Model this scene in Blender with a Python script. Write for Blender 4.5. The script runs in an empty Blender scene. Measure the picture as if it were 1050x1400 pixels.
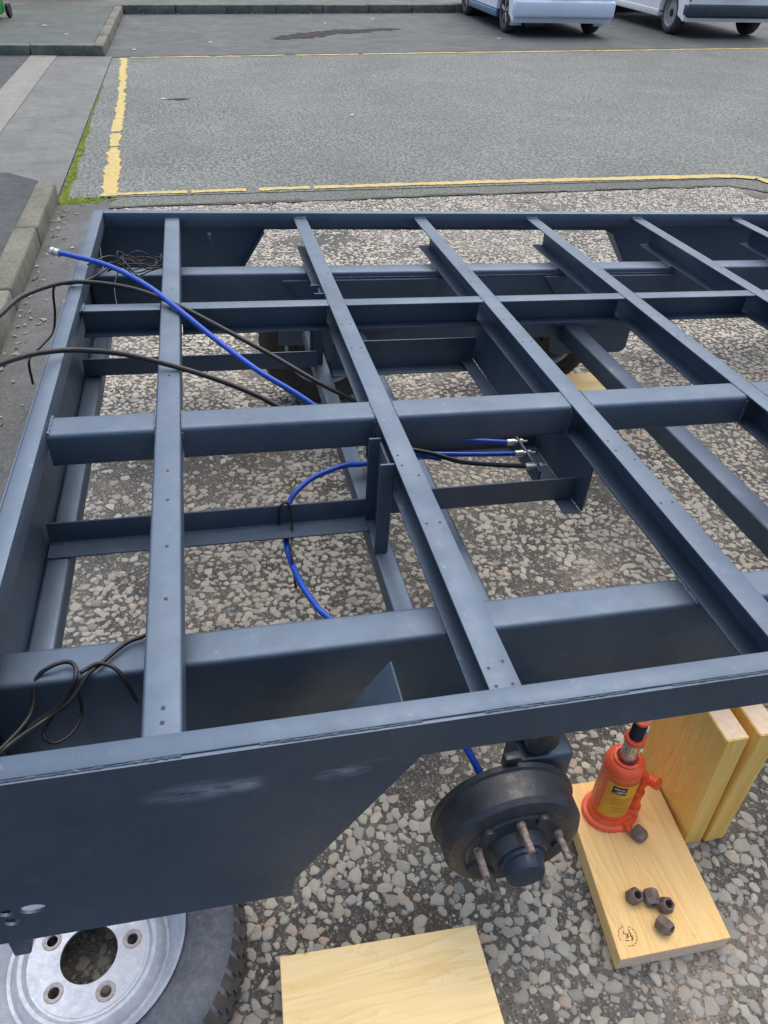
import bpy, bmesh, math, random
import numpy as np
from mathutils import Matrix, Vector
random.seed(7); rng = np.random.default_rng(11)
S = bpy.context.scene; COL = S.collection
R_ = math.radians
# ------------------------------------------------------------------ camera
CAM_ROT = Matrix(((0.9768793865, -0.1118549748, 0.1821953041),
                  (-0.2118415920, -0.6212673241, 0.7544203416),
                  (0.0288063208, -0.7755742238, -0.6305987784)))      # columns: right, down, forward
CAM_LOC = Vector((0.06637546, -0.54257382, 1.65361209))
cd = bpy.data.cameras.new('camera'); cam = bpy.data.objects.new('camera', cd); COL.objects.link(cam)
rr = CAM_ROT.col[0]; dn = CAM_ROT.col[1]; fw = CAM_ROT.col[2]
cam.matrix_world = Matrix(((rr.x, -dn.x, -fw.x, CAM_LOC.x), (rr.y, -dn.y, -fw.y, CAM_LOC.y), (rr.z, -dn.z, -fw.z, CAM_LOC.z), (0, 0, 0, 1)))
cd.sensor_fit = 'VERTICAL'; cd.sensor_height = 36.0; cd.lens = 1022.13 / 1400 * 36.0; cd.clip_start = 0.05; cd.clip_end = 600
S.camera = cam
S.render.resolution_x = 768; S.render.resolution_y = 1024
# ------------------------------------------------------------------ light
SUN_EL, SUN_AZ = 64, 28          # azimuth clockwise from +Y
w = bpy.data.worlds.new('World'); S.world = w; w.use_nodes = True
nt = w.node_tree; bg = nt.nodes['Background']
sky = nt.nodes.new('ShaderNodeTexSky'); sky.sky_type = 'NISHITA'; sky.sun_disc = False
sky.sun_elevation = R_(SUN_EL); sky.sun_rotation = R_(SUN_AZ); sky.air_density = 1.0; sky.dust_density = 4.0; sky.ozone_density = 1.0
nt.links.new(sky.outputs[0], bg.inputs[0]); bg.inputs[1].default_value = 0.15
sl = bpy.data.lights.new('sun', 'SUN'); sl.energy = 1.5; sl.angle = R_(105); sl.color = (1.0, 0.985, 0.90)
so = bpy.data.objects.new('sun', sl); COL.objects.link(so)
sd = Vector((math.sin(R_(SUN_AZ)) * math.cos(R_(SUN_EL)), math.cos(R_(SUN_AZ)) * math.cos(R_(SUN_EL)), math.sin(R_(SUN_EL))))
so.rotation_euler = sd.to_track_quat('Z', 'Y').to_euler(); so.location = (0, 0, 10)
vs = S.view_settings; vs.view_transform = 'Standard'; vs.look = 'None'; vs.exposure = 0.70; vs.gamma = 1.0

# ------------------------------------------------------------------ materials
def nodes(m):
    m.use_nodes = True; t = m.node_tree; return t, t.nodes['Principled BSDF']
def N(t, ty, **k):
    n = t.nodes.new(ty)
    for a, v in k.items(): setattr(n, a, v)
    return n
def setin(n, **k):
    for a, v in k.items(): n.inputs[a.replace('_', ' ')].default_value = v
def noise(t, vec, scale, detail=4, rough=0.55, dist=0.0):
    n = N(t, 'ShaderNodeTexNoise'); setin(n, Scale=scale, Detail=detail, Roughness=rough, Distortion=dist)
    t.links.new(vec, n.inputs['Vector']); return n.outputs['Fac']
def ramp(t, fac, *st):
    n = N(t, 'ShaderNodeValToRGB'); e = n.color_ramp.elements
    while len(e) < len(st): e.new(0.5)
    for i, (p, c) in enumerate(st):
        e[i].position = p; e[i].color = (c, c, c, 1) if not hasattr(c, '__len__') else (*c, 1)
    t.links.new(fac, n.inputs[0]); return n.outputs[0]
def mix(t, fac, a, b, mode='MIX'):
    n = N(t, 'ShaderNodeMix', data_type='RGBA', blend_type=mode)
    for i, v in ((0, fac), (6, a), (7, b)):
        if isinstance(v, bpy.types.NodeSocket): t.links.new(v, n.inputs[i])
        else: n.inputs[i].default_value = v if i == 0 else (*v, 1)
    return n.outputs[2]
def bump(t, p, h, strength, dist):
    b = N(t, 'ShaderNodeBump'); setin(b, Strength=strength, Distance=dist)
    t.links.new(h, b.inputs['Height']); t.links.new(b.outputs[0], p.inputs['Normal']); return b
def coords(t, obj=True):
    c = N(t, 'ShaderNodeTexCoord'); return c.outputs['Object' if obj else 'Generated']
def world_pos(t):
    return N(t, 'ShaderNodeNewGeometry').outputs['Position']
def M_(name, c, rough=0.5, metal=0.0, c2=None, scale=30, var=0.35, b=0.0, bs=200, spec=0.3, wp=True, rv=0.12, grain=0.0):
    m = bpy.data.materials.new(name); t, p = nodes(m)
    v = world_pos(t) if wp else coords(t)
    f = noise(t, v, scale); c2 = c2 or tuple(x * (1 - var) for x in c)
    bc = mix(t, ramp(t, f, (0.35, 0.0), (0.65, 1.0)), c2, c)
    if grain:
        bc = mix(t, ramp(t, noise(t, v, scale * 5, 8, 0.7), (0.42, 0.0), (0.68, grain * .8)), bc, tuple(x * 0.62 for x in c2))
        bc = mix(t, ramp(t, noise(t, v, 95, 3, 0.7), (0.48, 0.0), (0.72, grain)), bc, tuple(min(0.8, x * 1.6) for x in c))
    t.links.new(bc, p.inputs['Base Color'])
    f2 = noise(t, v, scale * 3.1)
    t.links.new(ramp(t, f2, (0.3, max(rough - rv, 0.03)), (0.7, min(rough + rv, 1.0))), p.inputs['Roughness'])
    p.inputs['Metallic'].default_value = metal; p.inputs['Specular IOR Level'].default_value = spec
    if b: bump(t, p, noise(t, v, bs, 3), b, 0.002)
    return m

def paint(name, scuff=None):
    """dark slate gloss-worn chassis paint, dusty, lightly orange-peeled; scuff: list of (x, y, z, rx, rz) pale rubs"""
    m = bpy.data.materials.new(name); t, p = nodes(m); v = coords(t)
    base = mix(t, ramp(t, noise(t, v, 3.0), (0.35, 0.0), (0.65, 1.0)), (0.057, 0.086, 0.128), (0.077, 0.111, 0.161))
    base = mix(t, ramp(t, noise(t, v, 38, 6, 0.7), (0.55, 0.0), (0.8, 0.38)), base, (0.15, 0.18, 0.225))
    specks = ramp(t, noise(t, v, 260, 2, 0.5), (0.73, 0.0), (0.78, 0.7))
    base = mix(t, specks, base, (0.22, 0.24, 0.26))
    rust = ramp(t, noise(t, v, 9, 7, 0.75), (0.70, 0.0), (0.76, 0.5))
    base = mix(t, rust, base, (0.085, 0.07, 0.055))
    dust = ramp(t, noise(t, v, 5.5, 6, 0.62), (0.45, 0.0), (0.72, 0.30))
    base = mix(t, dust, base, (0.135, 0.165, 0.20))
    sm = N(t, 'ShaderNodeMapping'); sm.inputs['Scale'].default_value = (9, 9, 120); sm.inputs['Rotation'].default_value = (0.35, 0.55, 0.4); t.links.new(v, sm.inputs['Vector'])
    scr = ramp(t, noise(t, sm.outputs[0], 3.0, 3, 0.6), (0.70, 0.0), (0.74, 0.45))
    base = mix(t, scr, base, (0.19, 0.22, 0.26))
    rub = ramp(t, noise(t, v, 4.2, 7, 0.8, 1.2), (0.66, 0.0), (0.76, 0.55))
    base = mix(t, rub, base, (0.24, 0.29, 0.35))
    if scuff:
        for (sx, sy, sz, rx, rz) in scuff:
            mp = N(t, 'ShaderNodeMapping', vector_type='POINT')
            mp.inputs['Location'].default_value = (-sx / rx, 0, -sz / rz); mp.inputs['Scale'].default_value = (1 / rx, 0.0, 1 / rz)
            t.links.new(v, mp.inputs['Vector'])
            ln = N(t, 'ShaderNodeVectorMath', operation='LENGTH'); t.links.new(mp.outputs[0], ln.inputs[0])
            mk = ramp(t, ln.outputs['Value'], (0.0, 1.0), (1.0, 0.0))
            st = N(t, 'ShaderNodeMapping'); st.inputs['Scale'].default_value = (14, 14, 60); st.inputs['Rotation'].default_value = (0, 0.5, 0)
            t.links.new(v, st.inputs['Vector'])
            nn = ramp(t, noise(t, st.outputs[0], 1.6, 5, 0.7), (0.36, 0.0), (0.66, 1.0))
            mu = N(t, 'ShaderNodeMath', operation='MULTIPLY'); t.links.new(mk, mu.inputs[0]); t.links.new(nn, mu.inputs[1])
            base = mix(t, mu.outputs[0], base, (0.42, 0.50, 0.62))
    t.links.new(base, p.inputs['Base Color'])
    t.links.new(ramp(t, noise(t, v, 14, 5), (0.3, 0.42), (0.7, 0.56)), p.inputs['Roughness'])
    p.inputs['Specular IOR Level'].default_value = 0.6; p.inputs['Metallic'].default_value = 0.55
    bump(t, p, noise(t, v, 420, 3), 0.25, 0.0008)
    return m

def wood(name, c1, c2, axis, s=1.0, side=None):
    m = bpy.data.materials.new(name); t, p = nodes(m); v = coords(t)
    sc = [22, 22, 22]; sc['xyz'.index(axis)] = 1.6
    mp = N(t, 'ShaderNodeMapping'); mp.inputs['Scale'].default_value = [q * s for q in sc]; mp.inputs['Location'].default_value = (3.1, 1.7, .4)
    t.links.new(v, mp.inputs['Vector'])
    big = noise(t, mp.outputs[0], 0.55, 3, 0.5, 0.6)
    wv = N(t, 'ShaderNodeMath', operation='MULTIPLY'); wv.inputs[1].default_value = 11; t.links.new(big, wv.inputs[0])
    sn = N(t, 'ShaderNodeMath', operation='FRACT'); t.links.new(wv.outputs[0], sn.inputs[0])
    ring = ramp(t, sn.outputs[0], (0.0, 0.0), (0.72, 0.55), (0.93, 1.0), (1.0, 0.1))
    base = mix(t, ring, c1, c2)
    fine = noise(t, mp.outputs[0], 6, 4, 0.7)
    base = mix(t, ramp(t, fine, (0.45, 0.0), (0.8, 0.35)), base, tuple(x * 0.75 for x in c2))
    stain = ramp(t, noise(t, v, 7, 5), (0.5, 0.0), (0.8, 0.35))
    base = mix(t, stain, base, tuple(x * 0.75 for x in c1))
    smudge = ramp(t, noise(t, v, 16, 7, 0.75, 0.8), (0.60, 0.0), (0.74, 0.45))
    base = mix(t, smudge, base, tuple(x * 0.42 for x in c2))
    kn = N(t, 'ShaderNodeTexVoronoi'); setin(kn, Scale=5.0); kn.inputs['Randomness'].default_value = 1.0; t.links.new(v, kn.inputs['Vector'])
    base = mix(t, ramp(t, kn.outputs['Distance'], (0.035, 0.75), (0.075, 0.0)), base, (0.33, 0.17, 0.06))
    t.links.new(base, p.inputs['Base Color']); p.inputs['Roughness'].default_value = 0.62; p.inputs['Specular IOR Level'].default_value = 0.3
    bump(t, p, fine, 0.3, 0.0008)
    return m

def stony(name, matrix, stones, cell, cover, tint=None, b=0.6):
    """aggregate surface seen from afar: voronoi pebbles in a darker matrix"""
    m = bpy.data.materials.new(name); t, p = nodes(m); v = world_pos(t)
    n1 = N(t, 'ShaderNodeTexNoise'); setin(n1, Scale=1.0 / cell * 0.9, Detail=2); t.links.new(v, n1.inputs['Vector'])
    ad = N(t, 'ShaderNodeVectorMath', operation='MULTIPLY_ADD'); ad.inputs[1].default_value = (cell * .35,) * 3
    t.links.new(n1.outputs['Color'], ad.inputs[0]); t.links.new(v, ad.inputs[2])
    st = N(t, 'ShaderNodeVectorMath', operation='MULTIPLY'); st.inputs[1].default_value = (1.0, 0.62, 1.0); t.links.new(ad.outputs[0], st.inputs[0])
    vo = N(t, 'ShaderNodeTexVoronoi', voronoi_dimensions='2D'); setin(vo, Scale=1.0 / cell); t.links.new(st.outputs[0], vo.inputs['Vector'])
    msk = ramp(t, vo.outputs['Distance'], (cover - 0.06, 1.0), (cover + 0.06, 0.0))
    patch = ramp(t, noise(t, v, 1.3, 5, 0.6), (0.38, 0.62), (0.62, 1.0))
    mu = N(t, 'ShaderNodeMath', operation='MULTIPLY'); t.links.new(msk, mu.inputs[0]); t.links.new(patch, mu.inputs[1])
    sep = N(t, 'ShaderNodeSeparateColor'); t.links.new(vo.outputs['Color'], sep.inputs[0])
    sc = ramp(t, sep.outputs[0], *[(i / (len(stones) - 1), c) for i, c in enumerate(stones)])
    mc = mix(t, ramp(t, noise(t, v, 0.7, 6, 0.65), (0.35, 0.0), (0.7, 1.0)), matrix, tuple(x * 1.25 for x in matrix))
    if tint: mc = mix(t, ramp(t, noise(t, v, 2.1, 5, 0.6), (0.55, 0.0), (0.72, 0.7)), mc, tint)
    base = mix(t, mu.outputs[0], mc, sc)
    wet = ramp(t, noise(t, v, 0.35, 4, 0.6), (0.4, 0.90), (0.65, 1.0))
    base = mix(t, 1.0, base, wet, 'MULTIPLY')
    t.links.new(base, p.inputs['Base Color']); p.inputs['Roughness'].default_value = 0.85; p.inputs['Specular IOR Level'].default_value = 0.15
    bump(t, p, mu.outputs[0], b, cell * 0.25)
    return m

PAINT = paint('chassis paint')
PAINT_SKIRT = paint('chassis paint scuffed', scuff=[(-1.06, 0, 0.640, 0.085, 0.026), (-0.868, 0, 0.632, 0.048, 0.015), (-1.00, 0, .640, .03, .02)])
RUBBER = M_('tyre rubber', (0.045, 0.043, 0.042), 0.7, c2=(0.085, 0.078, 0.070), scale=18, b=0.3, bs=300, wp=False)
CASING = M_('tyre sidewall', (0.125, 0.135, 0.160), 0.6, c2=(0.075, 0.080, 0.098), scale=12, grain=0.35, b=0.2, bs=250, wp=False)
ZINC = M_('galvanised rim', (0.5150, 0.5500, 0.6144), 0.42, 0.35, c2=(0.4120, 0.4500, 0.5088), scale=14, grain=0.35, b=0.15, bs=180, wp=False)
RUST = M_('rusty steel', (0.15, 0.105, 0.085), 0.7, 0.1, c2=(0.24, 0.19, 0.165), scale=90, b=0.4, bs=400, wp=False)
STUD = M_('worn stud steel', (0.30, 0.26, 0.24), 0.55, 0.3, c2=(0.15, 0.10, 0.08), scale=120, b=0.4, bs=500, wp=False)
DRUM = M_('black drum paint', (0.016, 0.021, 0.029), 0.42, spec=0.5, c2=(0.034, 0.040, 0.050), scale=26, grain=0.35, b=0.35, bs=260, wp=False)
BLACKP = M_('black plastic', (0.012, 0.012, 0.014), 0.38, c2=(0.02, 0.02, 0.022), wp=False)
BLUEP = M_('blue cable sheath', (0.012, 0.07, 0.42), 0.34, c2=(0.010, 0.055, 0.34), scale=40, wp=False)
SILVER = M_('bright zinc fitting', (0.72, 0.72, 0.70), 0.32, 0.7, scale=80, wp=False)
STEEL = M_('polished ram steel', (0.62, 0.61, 0.60), 0.28, 0.85, scale=60, wp=False)
ORANGE = M_('jack orange paint', (0.92, 0.120, 0.040), 0.34, spec=0.5, c2=(0.82, 0.09, 0.03), scale=30, grain=0.35, b=0.2, bs=300, wp=False)
YELLOWL = M_('jack yellow label', (0.80, 0.38, 0.02), 0.45, c2=(0.66, 0.34, 0.05), scale=45, wp=False)
PLATEB = M_('label dark print', (0.05, 0.03, 0.025), 0.5, wp=False)
WHITEP = M_('label pale print', (0.62, 0.60, 0.58), 0.5, wp=False)
WOOD_Y = wood('pine along y', (0.9300, 0.6353, 0.2838), (0.8600, 0.5238, 0.1892), 'y')
WOOD_X = wood('pine along x', (0.9300, 0.7203, 0.3780), (0.8800, 0.6174, 0.2700), 'x')
WOOD_Z = wood('pine upright', (0.92, 0.63, 0.20), (0.84, 0.50, 0.11), 'z')
WOOD_END = M_('pine end grain', (0.80, 0.63, 0.46), 0.7, c2=(0.70, 0.52, 0.36), scale=60, b=0.3, bs=300, wp=False)
INK = M_('stamp ink', (0.16, 0.09, 0.04), 0.7, wp=False)
ASPHALT = M_('worn asphalt', (0.1042, 0.1074, 0.1060), 0.85, c2=(0.0656, 0.0684, 0.0691), scale=2.2, grain=0.6, b=0.8, bs=160)
FOOTWAY = M_('footway tarmac', (0.0673, 0.0734, 0.0788), 0.85, c2=(0.0436, 0.0490, 0.0520), scale=3.0, grain=0.6, b=0.8, bs=180)
CONC = M_('brushed concrete', (0.1514, 0.1560, 0.1491), 0.85, c2=(0.1116, 0.1166, 0.1126), scale=2.4, grain=0.6, b=0.6, bs=120)
CONC_L = M_('pale concrete strip', (0.2095, 0.2116, 0.1940), 0.85, c2=(0.1668, 0.1692, 0.1549), scale=4, grain=0.6, b=0.5, bs=120)
KERB = M_('kerb concrete', (0.1584, 0.1550, 0.1261), 0.85, c2=(0.0911, 0.0914, 0.0709), scale=5, grain=0.6, b=0.9, bs=90)
KERB_D = M_('algae kerb concrete', (0.1515, 0.1652, 0.1374), 0.9, c2=(0.0713, 0.0872, 0.0665), scale=7, grain=0.6, b=0.8, bs=90)
MOSS = M_('moss', (0.1562, 0.2063, 0.0275), 0.95, c2=(0.0688, 0.0975, 0.0200), scale=26, b=0.8, bs=220, spec=0.1)
GRIME = M_('joint grime', (0.075, 0.08, 0.06), 0.95, c2=(0.05, 0.055, 0.045), scale=10, b=0.6)
YEL = M_('worn yellow road paint', (0.50, 0.37, 0.10), 0.8, c2=(0.34, 0.29, 0.16), scale=22, grain=0.6, b=0.6, bs=140)
OIL = M_('oil stain', (0.035, 0.030, 0.032), 0.95, spec=0.05, c2=(0.065, 0.060, 0.062), scale=9)
LEAF = M_('dead leaf', (0.20, 0.15, 0.115), 0.8, c2=(0.30, 0.27, 0.22), scale=30)
PAD = M_('yard matrix', (0.1560, 0.1450, 0.1278), 0.85, spec=0.2, c2=(0.0884, 0.0830, 0.0761), scale=3.0, b=0.9, bs=130)
def tan_patches(m):
    t = m.node_tree; p = t.nodes['Principled BSDF']; v = world_pos(t)
    old = p.inputs['Base Color'].links[0].from_socket
    f = ramp(t, noise(t, v, 1.6, 6, 0.65), (0.52, 0.0), (0.68, 0.75))
    t.links.new(mix(t, f, old, (0.27, 0.215, 0.165)), p.inputs['Base Color'])
tan_patches(PAD)
def grit(m):
    t = m.node_tree; p = t.nodes['Principled BSDF']; v = world_pos(t); old = p.inputs['Base Color'].links[0].from_socket
    vo = N(t, 'ShaderNodeTexVoronoi', voronoi_dimensions='2D'); setin(vo, Scale=150.0); t.links.new(v, vo.inputs['Vector'])
    sep = N(t, 'ShaderNodeSeparateColor'); t.links.new(vo.outputs['Color'], sep.inputs[0])
    c = ramp(t, sep.outputs[1], (0.0, (.05, .05, .05)), (.5, (.16, .15, .14)), (.8, (.26, .245, .22)), (1.0, (.40, .38, .34)))
    t.links.new(mix(t, ramp(t, vo.outputs['Distance'], (.30, .75), (.50, 0.0)), old, c), p.inputs['Base Color'])
    damp = ramp(t, noise(t, v, 1.9, 5, .6, .4), (.42, .62), (.60, 1.0))
    cur = p.inputs['Base Color'].links[0].from_socket; t.links.new(mix(t, 1.0, cur, damp, 'MULTIPLY'), p.inputs['Base Color'])
grit(PAD)
STONE_SET = [(0.385, 0.368, 0.312), (0.285, 0.276, 0.245), (0.445, 0.425, 0.36), (0.33, 0.288, 0.232), (0.36, 0.358, 0.32), (0.21, 0.205, 0.188), (0.415, 0.385, 0.318), (0.36, 0.275, 0.215)]
BAY = stony('bay aggregate', (0.0977, 0.1063, 0.1025), [(0.1992, 0.2132, 0.2036), (0.1444, 0.1569, 0.1515), (0.2421, 0.2559, 0.2370), (0.1718, 0.1819, 0.1694)], 0.024, 0.48, tint=(0.1327, 0.1327, 0.1166), b=0.12)
EDGING = stony('edging aggregate', (0.0983, 0.1064, 0.0979), [(0.1722, 0.1824, 0.1672), (0.1352, 0.1452, 0.1346), (0.2049, 0.2111, 0.1917)], 0.022, 0.42, tint=(0.0983, 0.1056, 0.0734), b=0.12)
def stone_mat():
    m = bpy.data.materials.new('yard pebble'); t, p = nodes(m)
    at = N(t, 'ShaderNodeAttribute', attribute_name='rnd'); oi = N(t, 'ShaderNodeObjectInfo')
    ad = N(t, 'ShaderNodeMath', operation='ADD'); t.links.new(at.outputs['Fac'], ad.inputs[0]); t.links.new(oi.outputs['Random'], ad.inputs[1])
    fr = N(t, 'ShaderNodeMath', operation='FRACT'); t.links.new(ad.outputs[0], fr.inputs[0])
    c = ramp(t, fr.outputs[0], *[(i / 7, s) for i, s in enumerate(STONE_SET)])
    v = world_pos(t)
    c = mix(t, ramp(t, noise(t, v, 220, 4, 0.7), (0.4, 0.0), (0.75, 0.5)), c, (0.19, 0.18, 0.165))
    c = mix(t, ramp(t, noise(t, v, 2.0, 5), (0.5, 0.0), (0.75, 0.5)), c, (0.265, 0.22, 0.17))
    t.links.new(c, p.inputs['Base Color']); p.inputs['Roughness'].default_value = 0.7
    bump(t, p, noise(t, v, 300, 4), 0.5, 0.002)
    return m
PEBBLE = stone_mat()

# ------------------------------------------------------------------ mesh helpers
def tag(o, label=None, cat=None, group=None, kind=None):
    for k, v in (('label', label), ('category', cat), ('group', group), ('kind', kind)):
        if v: o[k] = v
    return o
def link(name, me, mat=None, parent=None, smooth=None):
    o = bpy.data.objects.new(name, me); COL.objects.link(o)
    if mat and not me.materials: me.materials.append(mat)
    if parent: o.parent = parent
    if smooth is not None:
        for q in me.polygons: q.use_smooth = True
        if smooth > 0: me.set_sharp_from_angle(angle=R_(smooth))
    return o
def bm_obj(name, bm, mat, parent=None, smooth=None):
    bmesh.ops.recalc_face_normals(bm, faces=bm.faces)
    me = bpy.data.meshes.new(name); bm.to_mesh(me); bm.free()
    return link(name, me, mat, parent, smooth)
def empty(name, loc=(0, 0, 0), rz=0):
    o = bpy.data.objects.new(name, None); COL.objects.link(o); o.location = loc; o.rotation_euler = (0, 0, rz); o.empty_display_size = 0.1
    return o
def box(bm, x0, x1, y0, y1, z0, z1, bev=0.0, seg=2):
    vs_ = [bm.verts.new(p) for p in ((x0, y0, z0), (x1, y0, z0), (x1, y1, z0), (x0, y1, z0), (x0, y0, z1), (x1, y0, z1), (x1, y1, z1), (x0, y1, z1))]
    fs = [bm.faces.new([vs_[i] for i in f]) for f in ((3, 2, 1, 0), (4, 5, 6, 7), (0, 1, 5, 4), (1, 2, 6, 5), (2, 3, 7, 6), (3, 0, 4, 7))]
    if bev:
        ed = {e for f in fs for e in f.edges}
        bmesh.ops.bevel(bm, geom=list(ed), offset=bev, segments=seg, profile=0.5, affect='EDGES')
def rrect(a0, a1, b0, b1, r, n=4):
    P = []
    for cx, cy, st in ((a1 - r, b0 + r, -90), (a1 - r, b1 - r, 0), (a0 + r, b1 - r, 90), (a0 + r, b0 + r, 180)):
        P += [(cx + r * math.cos(R_(st + 90 * i / n)), cy + r * math.sin(R_(st + 90 * i / n))) for i in range(n + 1)]
    return P
def prism(bm, poly, axis, t0, t1):
    """poly in the two other axes (cyclic order x->yz, y->xz, z->xy)"""
    def P(a, b, t): return {'x': (t, a, b), 'y': (a, t, b), 'z': (a, b, t)}[axis]
    A = [bm.verts.new(P(a, b, t0)) for a, b in poly]; B = [bm.verts.new(P(a, b, t1)) for a, b in poly]
    n = len(poly); bm.faces.new(A); bm.faces.new(B[::-1])
    for i in range(n): bm.faces.new((A[i], B[i], B[(i + 1) % n], A[(i + 1) % n]))
def lathe(bm, prof, n=32, axis='z', c=(0, 0, 0), close=False):
    rings = []
    for r, h in prof:
        ring = []
        for i in range(n):
            a = 2 * math.pi * i / n; u, v_ = r * math.cos(a), r * math.sin(a)
            p = {'z': (u, v_, h), 'y': (u, h, v_), 'x': (h, u, v_)}[axis]
            ring.append(bm.verts.new((p[0] + c[0], p[1] + c[1], p[2] + c[2])))
        rings.append(ring)
    pr = list(zip(rings, rings[1:])) + ([(rings[-1], rings[0])] if close else [])
    for A, B in pr:
        for i in range(n):
            try: bm.faces.new((A[i], A[(i + 1) % n], B[(i + 1) % n], B[i]))
            except ValueError: pass
    if not close:
        for ring, (r, h) in ((rings[0], prof[0]), (rings[-1], prof[-1])):
            if r > 1e-6: bm.faces.new(ring)
def capped(prof):
    return prof
def spline(pts, k=6):
    P = [Vector(p) for p in pts]; P = [P[0] * 2 - P[1]] + P + [P[-1] * 2 - P[-2]]; out = []
    for i in range(1, len(P) - 2):
        for j in range(k):
            t = j / k
            out.append(0.5 * ((2 * P[i]) + (-P[i - 1] + P[i + 1]) * t + (2 * P[i - 1] - 5 * P[i] + 4 * P[i + 1] - P[i + 2]) * t * t + (-P[i - 1] + 3 * P[i] - 3 * P[i + 1] + P[i + 2]) * t ** 3))
    return out + [P[-2]]
def tube(bm, pts, r, n=8, k=6, smooth=True):
    C = spline(pts, k) if smooth else [Vector(p) for p in pts]
    up = Vector((0, 0, 1)); rings = []; prev = None
    for i, p in enumerate(C):
        d = (C[min(i + 1, len(C) - 1)] - C[max(i - 1, 0)]).normalized()
        if prev is None: a = d.orthogonal().normalized()
        else: a = (prev - d * prev.dot(d)).normalized()
        prev = a; b = d.cross(a); rad = r[i] if hasattr(r, '__len__') else r
        rings.append([bm.verts.new(p + (a * math.cos(2 * math.pi * j / n) + b * math.sin(2 * math.pi * j / n)) * rad) for j in range(n)])
    for A, B in zip(rings, rings[1:]):
        for j in range(n): bm.faces.new((A[j], A[(j + 1) % n], B[(j + 1) % n], B[j]))
    bm.faces.new(rings[0]); bm.faces.new(rings[-1])
def plate(outer, holes, thick, place):
    """flat plate with real holes; outer/holes are 2D loops, place maps (u, v, w) to xyz with w in +-thick/2"""
    cu = bpy.data.curves.new('p', 'CURVE'); cu.dimensions = '2D'; cu.fill_mode = 'BOTH'; cu.extrude = thick / 2
    for lp in [outer] + holes:
        s_ = cu.splines.new('POLY'); s_.points.add(len(lp) - 1); s_.use_cyclic_u = True
        for q, (a, b) in zip(s_.points, lp): q.co = (a, b, 0, 1)
    o = bpy.data.objects.new('p', cu); COL.objects.link(o)
    dg = bpy.context.evaluated_depsgraph_get(); me = bpy.data.meshes.new_from_object(o.evaluated_get(dg))
    bpy.data.objects.remove(o); bpy.data.curves.remove(cu)
    for v in me.vertices: v.co = place(*v.co)
    bm = bmesh.new(); bm.from_mesh(me); bmesh.ops.remove_doubles(bm, verts=bm.verts, dist=1e-6); bpy.data.meshes.remove(me)
    return bm
def circ(cx, cy, r, n=20, ry=None): return [(cx + r * math.cos(2 * math.pi * i / n), cy + (ry or r) * math.sin(2 * math.pi * i / n)) for i in range(n)]
def sheet(name, poly, z, mat, kind='structure', label=None, cat=None):
    bm = bmesh.new(); bm.faces.new([bm.verts.new((x, y, z)) for x, y in poly]); o = bm_obj(name, bm, mat)
    if o.data.polygons[0].normal.z < 0: o.data.flip_normals()
    return tag(o, label, cat, kind=kind)

# ------------------------------------------------------------------ ground, kerbs, markings
sheet('ground', [(-150, -150), (150, -150), (150, 150), (-150, 150)], -0.016, ASPHALT, label='grey asphalt ground around the yard', cat='ground')
yard = sheet('yard', [(-0.62, -8), (14, -8), (14, 4.95), (-0.62, 4.95)], 0.0, PAD, label='exposed aggregate concrete yard under the trailer', cat='ground')
sheet('gutter', [(-0.945, -8), (-0.60, -8), (-0.60, 5.16), (-0.945, 5.16)], 0.004, ASPHALT, label='smooth tarmac strip along the near kerb', cat='ground')
sheet('slab_edge', [(-0.60, 4.954), (4.1, 4.954), (4.45, 4.62), (14, 4.62), (14, 5.30), (-0.60, 5.30)], 0.003, EDGING, label='smooth concrete band beside the yellow line', cat='ground')
sheet('parking_bay', [(-0.95, 5.19), (4.3, 5.13), (40, 5.13), (40, 14.6), (-0.95, 11.24)], 0.007, BAY, label='large aggregate parking bay inside yellow lines', cat='ground')
sheet('access_road', [(-1.05, 11.24), (40, 14.6), (40, 21), (-1.05, 16.2)], -0.004, M_('smooth far asphalt', (0.0900, 0.0977, 0.0986), 0.85, c2=(0.0678, 0.0742, 0.0758), scale=1.1, grain=0.6, b=0.8, bs=110), label='smooth asphalt lane with parked vehicles', cat='road')
# dropped crossing on the left
sheet('crossing', [(-1.64, 5.5), (-0.955, 5.22), (-0.955, 11.24), (-1.64, 11.3)], 0.012, CONC, label='grey brushed concrete dropped crossing', cat='pavement')
sheet('crossing_strip', [(-1.96, 5.7), (-1.64, 5.5), (-1.64, 11.3), (-1.96, 11.35)], 0.016, CONC_L, label='pale concrete strip in the crossing', cat='pavement')
sheet('crossing_tarmac', [(-6, 6.5), (-1.96, 5.7), (-1.96, 11.35), (-6, 11.6)], 0.013, FOOTWAY, label='dark tarmac left of the pale strip', cat='pavement')
def footway(name, poly, z0, z1, mat, label):
    bm = bmesh.new(); prism(bm, poly, 'z', z0, z1); return tag(bm_obj(name, bm, mat), label, 'pavement', kind='structure')
footway('near_footway', [(-9, -8), (-1.075, -8), (-1.075, 5.28), (-1.3, 5.5), (-9, 6.6)], -0.02, 0.105, FOOTWAY, 'dark tarmac footway behind the near kerb')
footway('far_footway', [(-12, 11.7), (-1.18, 11.42), (-1.18, 16.1), (-12, 15.2)], -0.02, 0.125, M_('far footway tarmac', (0.0866, 0.0978, 0.0931), 0.85, c2=(0.0658, 0.0764, 0.0717), scale=1.5, grain=0.6, b=0.6, bs=120), 'grey raised footway in the far corner')
footway('back_footway', [(-12, 15.2), (-1.18, 16.1), (6, 17.15), (40, 21.3), (40, 40), (-12, 40)], -0.02, 0.121, M_('back footway', (0.1114, 0.1109, 0.0997), 0.85, c2=(0.0743, 0.0842, 0.0739), scale=1.2, grain=0.6, b=0.6), 'raised footway along the back kerb')
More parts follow.
